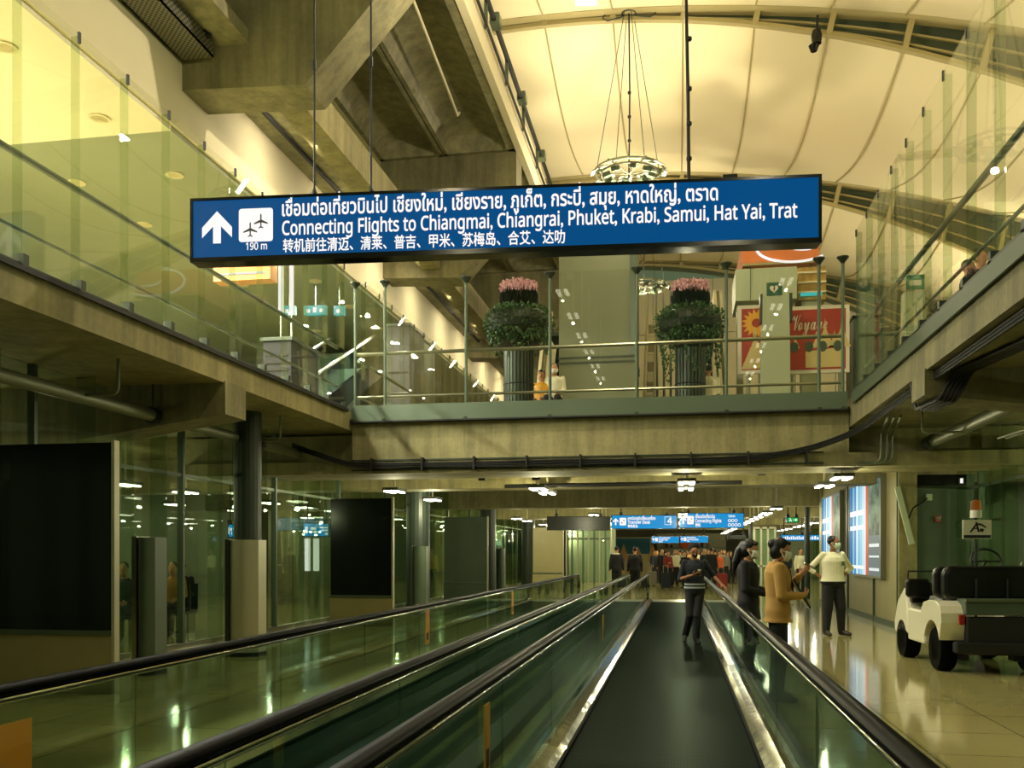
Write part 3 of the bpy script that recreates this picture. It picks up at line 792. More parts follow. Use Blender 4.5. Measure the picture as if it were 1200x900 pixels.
# floodlights on the edge of the third level, thrown up at the membrane
fl = thing('floodlight', 'x', 'floodlight', (0, 0, 0))
obj('body', MB().box(-0.08, 0.10, -0.14, 0.14, 0.0, 0.2), M['greensteel'], fl, bevel=0.02)
obj('lens', MB().box(0.098, 0.106, -0.11, 0.11, 0.03, 0.17), M['steel'], fl)
area('flood_light', (0.16, 0, 0.16), 0.35, P_FLOOD, WARM, (0.75, 0.0, 1.0), fl)
for k in range(9):
    l = (-3.28, 5.0 + 2.9 * k, 11.05); lb = ORD[k] + ' small floodlight along the black rail of the third-level slab edge'
    if k == 0: fl.location = l; fl['label'] = lb; fl['group'] = 'edge floodlights'
    else: dup(fl, l, 0, lb, 'edge floodlights')
t = thing('edge_rail', 'black cable rail running along the third-level slab edge', 'rail', (-3.34, 2.9, 10.5))
obj('rail', MB().tube([(0.06, 0, 0.62), (0.06, 42, 0.62)], 0.05, 8), M['blackmatte'], t)
obj('conduit', MB().tube([(0.05, 0, 0.18), (0.05, 42, 0.18)], 0.028, 8), M['blackmatte'], t)
for y in range(1, 42, 2): obj('rail_bracket', MB().box(0, 0.06, y, y + 0.06, 0.15, 0.64), M['greensteel'], t)

# ring luminaires under the membrane; all but the first are added for their light
ringc = at(737, 204, Y=21.9)
def ring_lamp(loc, top, label, fill=1.0, up=1.0):
    t = thing('ring_luminaire', label, 'luminaire', loc, 0, 'ring luminaires')
    H = top - loc[2]
    obj('ring', MB().torus((0, 0, 0.06), 0.80, 0.03, 40, 8).torus((0, 0, 0.0), 0.66, 0.025, 36, 8), M['steel'], t, smooth=True)
    for k in range(8):
        a = 2 * PI * k / 8 + 0.2; R = Matrix.Rotation(a, 3, 'Z') @ Matrix.Rotation(0.35, 3, 'Y')
        o = obj('reflector_plate', MB().obox((0.70 * math.cos(a), 0.70 * math.sin(a), 0.08), (0.40, 0.3, 0.02), R), M['palegreen'], t)
        obj('flood_head', MB().obox((0.52 * math.cos(a), 0.52 * math.sin(a), -0.02), (0.16, 0.14, 0.10), R), M['greensteel'], o)
    obj('spokes', (lambda m: [m.tube([(0, 0, 0), (0.86 * math.cos(a), 0.86 * math.sin(a), 0.08)], 0.016, 6) for a in [2 * PI * k / 6 for k in range(6)]] and m)(MB()), M['steel'], t)
    for k in range(4):
        a = 2 * PI * k / 4 + 0.5
        obj('stay_cable', MB().tube([(0.8 * math.cos(a), 0.8 * math.sin(a), 0.1), (0.12 * math.cos(a), 0.12 * math.sin(a), H)], 0.009, 5), M['darksteel'], t)
    m = MB().tube([(0, 0, -0.1), (0.02, 0, H * 0.5), (0, 0, H)], 0.018, 6)
    for q in (0.2, 0.35, 0.5): m.lathe([(0, H * q), (0.04, H * q), (0.04, H * q + 0.05), (0, H * q + 0.05)], (0.01, 0, 0), 8)
    obj('feed_cable', m, M['blackmatte'], t)
    o = obj('apex_bracket', MB().torus((0, 0, H), 0.16, 0.02, 20, 6), M['darksteel'], t)
    for s in (-1, 1): obj('bracket_loop', MB().tube([(s * 0.1, 0, H + 0.05), (s * 0.5, 0, H + 0.1), (s * 0.62, 0, H - 0.05), (s * 0.5, 0, H - 0.12), (s * 0.12, 0, H - 0.05)], 0.015, 6), M['darksteel'], o)
    area('ring_light', (0, 0, 0.3), 1.3, P_RING * up, WARM, (0, 0, 1), t)
    d = bpy.data.lights.new('ring_fill', 'POINT'); d.energy = P_RING_FILL * fill; d.color = WARM; d.shadow_soft_size = 0.06  # fill light added below the ring to brighten soffits and beam faces
    o = bpy.data.objects.new('ring_fill', d); C.objects.link(o); o.location = (0, 0, -0.5); o.parent = t
ring_lamp((ringc.x, 21.9, ringc.z), zu(ringc.x) + 0.0, 'round ring of uplights hung on splayed cables just above the big blue sign', 1.5)
ring_lamp((ringc.x, 31.3, ringc.z), zu(ringc.x), 'second, farther ring of uplights hung on cables, behind the first', 1.0, 1.6)  # added to light the farther membrane field
ring_lamp((ringc.x, 12.5, 9.35), zu(ringc.x), 'near ring of uplights hung over the void in front of the others', 2.6)  # added above the view, hung low to light vault soffit and beams
ring_lamp((9.6, 21.9, 6.6), zu(9.6), 'ring of uplights beyond the right upper gallery, middle one', 0.6, 4.5)  # this and the next two are added out of view to brighten the membrane
ring_lamp((9.6, 12.5, 6.6), zu(9.6), 'ring of uplights beyond the right upper gallery, nearer one', 0.6, 6.0)
ring_lamp((10.2, 31.3, 6.4), zu(10.2), 'ring of uplights beyond the right upper gallery, farthest one', 0.6, 8.0)
# added strips, hidden behind the wall-side beam, that brighten the cream bulkhead
ws = thing('added_wall_washer', 'x', 'strip light', (0, 0, 0))
obj('housing', MB().box(-0.05, 0.05, -1.2, 1.2, 0.0, 0.08), M['lampbody'], ws)
obj('lens', MB().box(-0.06, -0.05, -1.18, 1.18, 0.01, 0.06), M['added_washlens'], ws)
area('added_wash_light', (-0.07, 0, 0.0), 0.08, P_ADDED_WASH, WARM, (-1, 0, -0.75), ws, 2.35)
for k, y in enumerate((13.7, 16.6, 19.4, 22.3, 25.2, 27.6, 30.9, 33.8, 36.2, 39.5, 42.4)):
    l = (-5.68, y, 8.10); lb = ORD[k] + ' added strip light hidden behind the wall-side beam, brightening the cream bulkhead'
    if k == 0: ws.location = l; ws['label'] = lb; ws['group'] = 'added bulkhead strip lights'
    else: dup(ws, l, 0, lb, 'added bulkhead strip lights')

# camera hanging from the roof girder
cp = at(957, 42, Y=21.6)
t = thing('spot_fixture', 'small black spotlight hanging from the roof girder', 'spotlight', (cp.x, 21.6, cp.z))
obj('stem', MB().tube([(0, 0, 0.0), (0.02, 0, 0.45)], 0.03, 8), M['blackmatte'], t)
obj('head', MB().lathe([(0.0, -0.2), (0.10, -0.18), (0.12, 0.0), (0.09, 0.12), (0.0, 0.14)], (0, 0, 0), 14), M['black'], t, smooth=True)
obj('shade', MB().lathe([(0.07, -0.34), (0.12, -0.22), (0.10, -0.2), (0.05, -0.32)], (-0.06, 0, 0), 14), M['black'], t)
# ------------------------------------------------------------------ pipes, trays and cables
def pipe(name, label, cat, path, r, m, extra=None, n=12, group=None):
    c = Vector(path[0]); mb = MB().tube([Vector(p) - c for p in path], r, n)
    t = tag(obj(name, mb, M[m], smooth=True, angle=50), label, cat, group); t.location = c
    return t
def arc_join(pts, r=0.15, n=5):
    """round the corners of a polyline"""
    out = [Vector(pts[0])]
    for a, b, c in zip(pts[:-2], pts[1:-1], pts[2:]):
        a, b, c = Vector(a), Vector(b), Vector(c); d1 = (a - b).normalized(); d2 = (c - b).normalized()
        p, q = b + d1 * r, b + d2 * r
        for k in range(n + 1): s = k / n; out.append(p * (1 - s) ** 2 + b * 2 * s * (1 - s) + q * s * s)
    out.append(Vector(pts[-1])); return out
t = pipe('drain_pipe', 'thick grey pipe passing through the left haunched beam', 'pipe', [(-6.95, 1.0, 3.32), (-6.95, 16.3, 3.32)], 0.085, 'pipegrey')
for y in (6.2, 11.4, 14.6):
    obj('pipe_collar', at_world(MB().tube([(-6.95, y, 3.32), (-6.95, y + 0.12, 3.32)], 0.115, 12), t), M['darksteel'], t)
    obj('pipe_hanger', at_world(MB().tube([(-6.95, y + 0.05, 3.4), (-6.95, y + 0.05, 3.74)], 0.012, 6), t), M['darksteel'], t)
t = pipe('drain_pipe', 'thick grey pipe under the right balcony, ending at the bridge beam', 'pipe', [(4.05, 5.0, 3.28), (4.05, 16.3, 3.28)], 0.09, 'pipegrey')
obj('pipe_collar', at_world(MB().tube([(4.05, 15.9, 3.28), (4.05, 16.28, 3.28)], 0.12, 12), t), M['darksteel'], t)
for (X, Y, Z, tag_) in ((-6.55, 9.9, 3.45, 'near'), (-6.55, 14.4, 3.45, 'farther')):
    t = pipe('conduit', 'thin bent conduit under the left balcony, the %s one' % tag_, 'conduit', arc_join([(X - 0.5, Y, Z - 0.12), (X + 0.1, Y, Z - 0.12), (X + 0.1, Y, Z + 0.29)], 0.1), 0.02, 'pipegrey')
t = pipe('conduit', 'thin bent conduit under the right balcony beside the three risers', 'conduit', arc_join([(3.45, 14.2, 3.6), (3.45, 14.2, 3.2), (4.2, 14.2, 3.2)], 0.08), 0.016, 'pipegrey')
for k in range(3):
    x = 3.32 + 0.09 * k
    pipe('riser_conduit', ['left', 'middle', 'right'][k] + ' of three thin conduits running down the bridge beam on the right', 'conduit',
         arc_join([(x - 0.25 + 0.0 * k, 14.6, 3.5), (x, YB - 0.05, 3.5 - 0.02 * k), (x - 0.02, YB - 0.05, 2.99), (x - 0.4, YB - 0.05, 2.95)], 0.1), 0.02, 'pipegrey', group='riser conduits')
# long black cables along the right fascia, sweeping along the bridge and up at the left end
for k in range(6):
    dz = 0.035 * (k % 3); dy = 0.05 * (k // 3)
    pts = [(XR + 0.12 + 0.05 * (k // 3), 5.0, 3.52 + dz), (XR + 0.10, 11.0, 3.5 + dz), (XR + 0.06, 14.5, 3.46 + dz), (XR - 0.05, 15.9 - dy, 3.40 + dz), (XR - 0.7, YB - 0.07 - dy, 3.19 + dz), (1.3, YB - 0.06 - dy, 3.06 + dz)]
    pts += [(x, YB - 0.06 - dy, 3.03 + dz + 0.008 * math.sin(x * 1.7 + k)) for x in (0.4, -0.8, -2.0, -3.2, -4.4, -5.4)]
    pts += [(-6.0, YB - 0.06 - dy, 3.09 + dz), (-6.6, YB - 0.08 - dy, 3.28 + dz), (-7.0, YB - 0.1 - dy, 3.42 + dz)]
    # smooth with Catmull-Rom
    P = [Vector(p) for p in pts]; out = []
    for i in range(len(P) - 1):
        p0, p1, p2, p3 = P[max(i - 1, 0)], P[i], P[i + 1], P[min(i + 2, len(P) - 1)]
        for s in range(6):
            u = s / 6; out.append(0.5 * ((2 * p1) + (p2 - p0) * u + (2 * p0 - 5 * p1 + 4 * p2 - p3) * u * u + (3 * p1 - p0 - 3 * p2 + p3) * u ** 3))
    out.append(P[-1])
    pipe('black_cable', '%s black cable of the bundle along the bridge beam, counted from below' % ORD[k].replace('nearest', 'first'), 'cable', out, 0.017, 'blackmatte', n=6, group='black cables along the bridge')
t = thing('cable_ladder', 'dark cable ladder rails clipped along the bridge beam', 'cable tray', (-5.9, YB, 3.0))
for z in (-0.02, 0.16): obj('side_rail', MB().box(0, 8.3, -0.03, -0.01, z, z + 0.025), M['darksteel'], t)
for k in range(9): obj('clip', MB().box(0.4 + 0.95 * k, 0.43 + 0.95 * k, -0.16, -0.01, -0.03, 0.2), M['blackmatte'], t)
# bunch of cables down the right haunched beam
for k in range(5):
    a_ = at(1119 + 5 * k, 394, Y=11.44); b_ = at(1100 + 5 * k, 462, Y=11.44); zb = 3.31 - (b_.x - XR) * 0.126 - 0.05
    pipe('drop_cable', ORD[k].replace('nearest', 'first') + ' from the left of five black cables on the right haunched beam', 'cable',
         arc_join([(a_.x + 0.25, 9.6, 3.56), (a_.x, 11.42, 3.56), (b_.x, 11.42, zb), (b_.x - 0.06, 12.25, zb), (b_.x - 0.1, 12.3, 3.58)], 0.1), 0.022, 'blackmatte', n=6, group='drop cables on the right beam')
for k in range(2):
    x = 4.35 + 0.1 * k
    pipe('riser_conduit', ['left', 'right'][k] + ' of two grey conduits on the face of the right haunched beam', 'conduit', arc_join([(x + 0.3, 9.5, 3.57), (x + 0.12, 11.45, 3.57), (x, 11.45, 3.02), (x - 0.1, 13.5, 3.02)], 0.1), 0.02, 'pipegrey', group='grey conduits on the right beam')
t = thing('cable_tray', 'perforated metal cable tray high at the upper left, against the concrete beam', 'cable tray', (-6.2, 2.0, 8.02))
obj('tray', MB().box(-0.30, 0.16, 0, 9.4, 0, 0.02).box(-0.30, -0.28, 0, 9.4, 0, 0.2).box(0.14, 0.16, 0, 9.4, 0, 0.2), M['perf'], t)
obj('tray_bracket', MB().box(-0.34, 0.2, 9.1, 9.2, 0.2, 0.26).box(-0.05, 0.0, 9.1, 9.2, 0.2, 0.5), M['blackmatte'], t)
obj('hanger', MB().bar((0.05, 9.0, 0.2), (0.12, 8.6, 1.6), 0.06, 0.06).bar((0.2, 9.2, 0.15), (0.2, 9.2, 1.5), 0.05, 0.05), M['darksteel'], t)
for k, x in enumerate((-6.2, -5.85)):
    pipe('ceiling_conduit', ['left', 'right'][k] + ' dark conduit along the soffit beside the upper left cream wall', 'conduit', [(x, 12.3, 8.17), (x, 44, 8.17)], 0.035, 'blackmatte', group='soffit conduits')
pa, pb = at(484, 0, Z=10.25), at(536, 135, Z=10.15)
pipe('ceiling_rod', 'pale thin pipe hanging under the third-level vault', 'pipe', [pa, pb, pb + Vector((0, 0.15, 0.12))], 0.03, 'rod')
# projectors and beams under the next bay
t = thing('duct', 'black sprinkler pipe run with valves under the ceiling beyond the bridge', 'pipe', (-3.9, 18.4, 3.05))
obj('main_pipe', MB().tube([(0, 0, 0), (1.1, 0, 0)], 0.03, 8).tube([(1.5, 0.3, 0.02), (5.6, 0.3, 0.05)], 0.045, 8).tube([(0.2, 1.4, -0.12), (5.2, 1.4, -0.1)], 0.045, 8), M['blackmatte'], t)
for p in ((0, 0, 0), (1.1, 0, 0), (5.5, 0.3, 0.05)): obj('valve', MB().obox(p, (0.14, 0.14, 0.2)), M['blackmatte'], t)
# ------------------------------------------------------------------ people (a figure looks towards its own -Y)
def remeshed(name, mb, m, voxel, parent, smooth_it=6, mats=None):
    me = mesh_of(name, mb, m)
    o = bpy.data.objects.new(name, me); C.objects.link(o)
    r = o.modifiers.new('r', 'REMESH'); r.mode = 'VOXEL'; r.voxel_size = voxel; r.use_smooth_shade = True
    s = o.modifiers.new('s', 'SMOOTH'); s.factor = 0.5; s.iterations = smooth_it
    dg = bpy.context.evaluated_depsgraph_get()
    me2 = bpy.data.meshes.new_from_object(o.evaluated_get(dg)); me2.name = name
    if not me2.materials: me2.materials.append(m)
    bpy.data.objects.remove(o); bpy.data.meshes.remove(me)
    o = bpy.data.objects.new(name, me2); C.objects.link(o)
    if parent: o.parent = parent
    return o

STAND = dict(pelvis=(0, 0, 0.94), waist=(0, 0, 1.08), chest=(0, 0.0, 1.27), neck=(0, 0.015, 1.43), head=(0, -0.005, 1.575),
             hipL=(0.085, 0, 0.90), kneeL=(0.10, -0.015, 0.49), ankleL=(0.105, 0.02, 0.08), toeL=(0.125, -0.15, 0.03),
             hipR=(-0.085, 0, 0.90), kneeR=(-0.10, -0.015, 0.49), ankleR=(-0.105, 0.02, 0.08), toeR=(-0.125, -0.15, 0.03),
             shL=(0.17, 0.01, 1.385), elL=(0.225, 0.04, 1.11), wrL=(0.235, -0.03, 0.86), hdL=(0, -0.12, -1), pnL=(-1, 0, 0),
             shR=(-0.17, 0.01, 1.385), elR=(-0.225, 0.04, 1.11), wrR=(-0.235, -0.03, 0.86), hdR=(0, -0.12, -1), pnR=(1, 0, 0),
             head_yaw=0.0, head_pitch=0.0, curl=0.5)
def hand(mb, w, d, n, side, curl, k=1.0):
    """palm, four unequal bent fingers and a thumb; w wrist, d finger direction, n the way the palm faces"""
    w = Vector(w); d = Vector(d).normalized(); n = Vector(n); n = (n - d * n.dot(d)).normalized(); a = d.cross(n) * side
    R = Matrix((a, d, n)).transposed()
    mb.cap(w - d * 0.02, w + d * 0.03, 0.026 * k, 0.028 * k, 10)
    mb.ell(w + d * 0.055 * k, (0.042 * k, 0.055 * k, 0.017 * k), R, 12, 8)
    for i, (off, ln) in enumerate(((-0.031, 0.062), (-0.0105, 0.075), (0.0105, 0.070), (0.030, 0.055))):
        p = w + d * 0.092 * k + a * off * k; ang = 0.12 * curl
        for sgm, fr in enumerate((0.45, 0.32, 0.26)):
            dd = d * math.cos(ang) + n * math.sin(ang); q = p + dd * ln * fr * k * 1.15
            mb.cap(p, q, (0.0098 - 0.0009 * sgm) * k, (0.0092 - 0.0009 * sgm) * k, 8); p = q; ang += 0.75 * curl
    p = w + d * 0.03 * k - a * 0.03 * k; dd = (d * 0.65 - a * 0.62 + n * 0.35).normalized(); q = p + dd * 0.045 * k
    mb.cap(p, q, 0.0125 * k, 0.0115 * k, 8)
    dd = (d * 0.9 - a * 0.2 + n * 0.45).normalized(); mb.cap(q, q + dd * 0.032 * k, 0.0112 * k, 0.0095 * k, 8)

def ring(c, rx, ry, n=20, tilt=None):
    return [Vector(c) + Vector((rx * math.cos(2 * PI * k / n), ry * math.sin(2 * PI * k / n), 0)) for k in range(n)]

def person(label, loc, rz, pose=None, h=1.70, voxel=0.011, skin='skin', top='shirtw', bottom='trouser', shoes='shoeb', sleeve=2, hair='short',
           mask=None, jacket=0.0, skirt=False, female=False, group=None, girth=1.0):
    J = {k: (Vector(v) if isinstance(v, tuple) else v) for k, v in STAND.items()}
    for k, v in (pose or {}).items(): J[k] = Vector(v) if isinstance(v, tuple) else v
    t = thing('person', label, 'person', loc, rz, group); s = h / 1.70; t.scale = (s, s, s)
    HR = Matrix.Rotation(J['head_yaw'], 3, 'Z') @ Matrix.Rotation(J['head_pitch'], 3, 'X')
    hc = J['head']; g = girth; sw = 0.92 if female else 1.0
    def hp(x, y, z): return hc + HR @ Vector((x, y, z))
    # body
    b = MB()
    b.ell(hc + HR @ Vector((0, 0.008, 0.03)), (0.074, 0.094, 0.097), HR, 18, 12)
    b.ell(hp(0, -0.018, -0.035), (0.058, 0.070, 0.080), HR, 16, 10)
    b.ell(hp(0, -0.055, -0.085), (0.030, 0.026, 0.024), HR, 10, 6)
    b.cap(hp(0, -0.082, 0.015), hp(0, -0.104, -0.020), 0.010, 0.015, 8)
    for sx in (-1, 1):
        b.ell(hp(sx * 0.074, 0.008, -0.005), (0.010, 0.020, 0.031), HR, 8, 6)
        b.ell(hp(sx * 0.034, -0.078, 0.030), (0.022, 0.012, 0.009), HR, 8, 6)
    b.ell(hp(0, -0.082, -0.052), (0.024, 0.012, 0.008), HR, 8, 6)
    b.cap(J['neck'] - Vector((0, -0.005, 0.05)), hc + HR @ Vector((0, 0.012, -0.06)), 0.056 * (0.9 if female else 1), 0.052 * (0.9 if female else 1), 14)
    P, Wt, Ch, Nk = J['pelvis'], J['waist'], J['chest'], J['neck']
    def torso(e, low=0.0, flare=0.0):
        r = []
        if low: r.append(ring(P + (P - Wt) * (low / 0.14), (0.165 + flare) * g + e, (0.118 + flare) * g + e))
        r += [ring(P - Vector((0, 0, 0.07)), 0.150 * g + e + (flare * 0.7 if low else 0), 0.105 * g + e), ring(P, 0.160 * g + e, 0.112 * g + e), ring(P.lerp(Wt, 0.6), (0.148 if not female else 0.14) * g + e, 0.100 * g + e), ring(Wt, (0.143 if not female else 0.126) * g + e, 0.098 * g + e),
              ring(Wt.lerp(Ch, 0.5), 0.150 * sw * g + e, 0.105 * g + e), ring(Ch, 0.165 * sw * g + e, 0.115 * g + e), ring(Ch.lerp(Nk, 0.45), 0.168 * sw + e, 0.108 * g + e), ring(Ch.lerp(Nk, 0.78), 0.125 * sw + e, 0.086 + e), ring(Nk, 0.066 + e * 0.8, 0.062 + e * 0.8)]
        return r
    b.loft(torso(-0.004))
    for S in 'LR':
        k = 1 if S == 'L' else -1
        b.cap(J['hip' + S], J['knee' + S], 0.083 * g, 0.056, 14); b.cap(J['knee' + S], J['ankle' + S], 0.054, 0.036, 12)
        b.cap(J['knee' + S].lerp(J['ankle' + S], 0.1) + Vector((0, 0.012, 0)), J['knee' + S].lerp(J['ankle' + S], 0.5) + Vector((0, 0.01, 0)), 0.05, 0.044, 10)
        b.cap(J['ankle' + S] + Vector((0, 0.02, -0.03)), J['toe' + S], 0.036, 0.028, 10)
        b.cap(J['sh' + S], J['el' + S], 0.047, 0.038, 12); b.cap(J['el' + S], J['wr' + S], 0.038, 0.026, 12)
        hand(b, J['wr' + S], J['hd' + S], J['pn' + S], k, J.get('curl' + S, J['curl']), 0.92 if female else 1.0)
    remeshed('body', b, M[skin], voxel * 0.8, t, 4)
    if voxel < 0.013:
        for sx in (-1, 1): obj('eye', MB().ell(hp(sx * 0.034, -0.086, 0.030), (0.012, 0.006, 0.005), HR, 10, 6), M['hair'], t, smooth=True)
        obj('eyebrows', MB().ell(hp(0.034, -0.088, 0.052), (0.021, 0.006, 0.0035), HR, 10, 6).ell(hp(-0.034, -0.088, 0.052), (0.021, 0.006, 0.0035), HR, 10, 6), M['hair'], t, smooth=True)
    # shirt or jacket
    c = MB(); e = 0.013 if not jacket else 0.022
    rows_ = torso(e, jacket, 0.012 if jacket else 0)
    c.loft(rows_ if jacket else [ring(P - Vector((0, 0, 0.035)), 0.166 * g + e, 0.116 * g + e)] + rows_[1:])
    for S in 'LR':
        c.cap(J['sh' + S], J['el' + S], 0.058 + (0.008 if jacket else 0), 0.050 + (0.006 if jacket else 0), 14)
        if sleeve == 2: c.cap(J['el' + S], J['el' + S].lerp(J['wr' + S], 0.93), 0.050 + (0.004 if jacket else 0), 0.036 + (0.006 if jacket else 0), 12)
        elif sleeve == 1: c.cap(J['el' + S], J['el' + S].lerp(J['wr' + S], 0.35), 0.052, 0.050, 12)
    c.tube([Nk + Vector((0.07 * math.cos(a), 0.068 * math.sin(a) - 0.004, 0.012 - 0.03 * (math.sin(a) < -0.3))) for a in [2 * PI * q / 14 for q in range(15)]], 0.013, 6)
    sh = remeshed('jacket' if jacket else 'shirt', c, M[top], voxel, t, 4)
    # trousers or skirt
    l = MB()
    l.loft([ring(P - Vector((0, 0, 0.10)), 0.150 * g, 0.105 * g), ring(P - Vector((0, 0, 0.03)), 0.168 * g, 0.120 * g), ring(P - Vector((0, 0, 0.015)), 0.168 * g, 0.121 * g)])
    for S in 'LR':
        l.cap(J['hip' + S] + Vector((0, 0, 0.0)), J['knee' + S], 0.098 * g, 0.078 * g, 14); l.cap(J['knee' + S], J['ankle' + S] + Vector((0, 0, 0.015)), 0.077 * g, 0.066, 12)
    remeshed('trousers', l, M[bottom], voxel, t, 4)
    f = MB()
    for S in 'LR':
        a, o2 = J['ankle' + S], J['toe' + S]; d = (o2 - a)
        f.cap(a + Vector((0, 0.03, -0.035)), o2, 0.044, 0.036, 12); f.cap(a.lerp(o2, 0.3), o2 + Vector((0, 0, 0.002)), 0.042, 0.037, 12)
    obj('shoes', MB(), M[shoes], t) if False else remeshed('shoes', f, M[shoes], max(voxel, 0.012), t, 3)
    # hair
    q = MB()
    q.ell(hp(0, 0.022, 0.045), (0.082, 0.092, 0.093), HR, 18, 12)
    if hair in ('long', 'pony', 'bun'):
        q.ell(hp(0, 0.035, -0.005), (0.084, 0.080, 0.105), HR, 16, 10); q.ell(hp(0, -0.055, 0.085), (0.062, 0.035, 0.03), HR, 12, 8)
    if hair == 'pony':
        q.cap(hp(0, 0.09, 0.06), hp(0, 0.125, -0.03), 0.045, 0.055); q.cap(hp(0, 0.125, -0.03), hp(0, 0.14, -0.17), 0.055, 0.05); q.cap(hp(0, 0.14, -0.17), hp(0, 0.15, -0.32), 0.05, 0.015)
    if hair == 'bun': q.ell(hp(0, 0.10, 0.05), (0.055, 0.05, 0.055), None, 12, 8)
    if hair == 'long': q.cap(hp(0, 0.06, -0.03), hp(0, 0.06, -0.2), 0.075, 0.06)
    ho = remeshed('hair', q, M['hair'], max(voxel, 0.012), t, 3)
    # cut the face free: the hair cap lies behind the brow line
    bm = bmesh.new(); bm.from_mesh(ho.data); Hi = HR.inverted()
    kill = [v for v in bm.verts if (lambda w: w.y < -0.045 and w.z < 0.062 and abs(w.x) < 0.075)(Hi @ (v.co - hc)) or ((lambda w: hair == 'short' and w.z < -0.03 and w.y < 0.05)(Hi @ (v.co - hc)))]
    bmesh.ops.delete(bm, geom=kill, context='VERTS'); bm.to_mesh(ho.data); bm.free()
    if mask:
        mk = MB(); rows = []
        for z, k in ((0.004, 0.9), (-0.025, 1.05), (-0.06, 1.05), (-0.098, 0.72)):
            rows.append([hp(0.064 * k * math.sin(a), -0.02 - (0.085 + (0.008 if -0.07 < z < 0 else -0.012 if z < -0.09 else 0.0)) * math.cos(a) * 1.0, z) for a in [math.radians(-75 + 15 * i) for i in range(11)]])
        mk.loft(rows, caps=False, closed=False)
        for sx in (-1, 1): mk.tube([hp(sx * 0.06, -0.045, -0.01), hp(sx * 0.082, 0.015, 0.0), hp(sx * 0.06, -0.04, -0.07)], 0.003, 5)
        mo = obj('face_mask', mk, M[mask], t, smooth=True, angle=80)
        so = mo.modifiers.new('thick', 'SOLIDIFY'); so.thickness = 0.005; so.offset = 1
    return t, J

def part_at(name, mb, m, t): return obj(name, mb, M[m], t)

# man in white shirt, hands on his hips, looking to his left
p = at(976, 745, Z=0)
t, J = person('man in white shirt and mask, hands on hips beside the light boxes', (p.x, p.y, 0), 0.30,
    dict(elL=(0.375, 0.10, 1.15), wrL=(0.19, 0.07, 1.0), hdL=(-0.75, 0.45, -0.35), pnL=(-0.5, -0.6, 0.2), elR=(-0.375, 0.10, 1.15), wrR=(-0.19, 0.07, 1.0), hdR=(0.75, 0.45, -0.35), pnR=(0.5, -0.6, 0.2),
         ankleL=(0.16, 0.02, 0.08), kneeL=(0.13, -0.02, 0.49), toeL=(0.24, -0.13, 0.03), ankleR=(-0.12, 0.0, 0.08), toeR=(-0.13, -0.17, 0.03), head_yaw=0.85, head=(0.01, -0.01, 1.58)),
    h=1.78, skin='skin2', top='shirtw', shoes='shoe', sleeve=1, mask='mask', girth=1.22)
part_at('name_badge', MB().box(0.085, 0.135, -0.158, -0.148, 1.20, 1.27), 'greensteel', t)
part_at('belt', MB().loft([ring((0, 0, 0.895), 0.222, 0.160, 28), ring((0, 0, 0.93), 0.222, 0.160, 28)]), 'shoeb', t)
part_at('shirt_buttons', (lambda m: [m.ell((0, -0.155, z), (0.006, 0.004, 0.006)) for z in (1.08, 1.16, 1.24, 1.32)] and m)(MB()), 'greyc', t)

# man in navy uniform on the foreground walkway, reading his phone, one arm on the handrail
p = at(814, 754, Z=0.02)
t, J = person('man in dark navy uniform riding the foreground walkway and looking down at a phone', (p.x, p.y, 0.02), 0.12,
    dict(elR=(-0.25, -0.02, 1.10), wrR=(-0.07, -0.24, 1.17), hdR=(0.75, -0.6, 0.25), pnR=(0.2, 0.6, 0.7), elL=(0.33, 0.06, 1.15), wrL=(0.43, -0.10, 1.02), hdL=(0.5, -0.5, -0.5), pnL=(0, 0, -1),
         kneeR=(-0.075, -0.03, 0.50), ankleR=(-0.13, 0.20, 0.13), toeR=(-0.16, 0.07, 0.03), kneeL=(0.03, -0.06, 0.49), ankleL=(0.03, 0.0, 0.08), toeL=(0.05, -0.17, 0.03), head_pitch=0.30, head=(-0.01, -0.045, 1.565), curl=0.9),
    h=1.60, skin='skin2', top='navy', sleeve=0, hair='short')
part_at('cap', MB().lathe([(0.0, 0.15), (0.06, 0.145), (0.098, 0.11), (0.10, 0.06), (0.092, 0.05), (0.0, 0.05)], (-0.01, -0.03, 1.575), 18), 'shirtb', t)
for z, w in ((1.0, 0.176), (0.945, 0.182)):
    part_at('reflective_band', MB().loft([ring((0, 0, z), w, w * 0.74, 28), ring((0, 0, z + 0.028), w, w * 0.74, 28)]), 'reflect', t)
part_at('pass_card', MB().box(0.035, 0.085, -0.142, -0.132, 1.18, 1.27), 'maskw', t)
part_at('face_mask_black', MB().ell((-0.01, -0.095, 1.515), (0.05, 0.045, 0.045)), 'shirtb', t)
ph = thing('smartphone', 'black smartphone held by the man in navy uniform', 'phone', tuple(Vector(t.location) + Matrix.Rotation(0.12, 3, 'Z') @ Vector((0.03, -0.30, 1.20)) * (1.60 / 1.70)), 0.12)
obj('case', MB().obox((0, 0, 0), (0.07, 0.012, 0.14), Matrix.Rotation(-0.9, 3, 'X')), M['black'], ph, bevel=0.003)

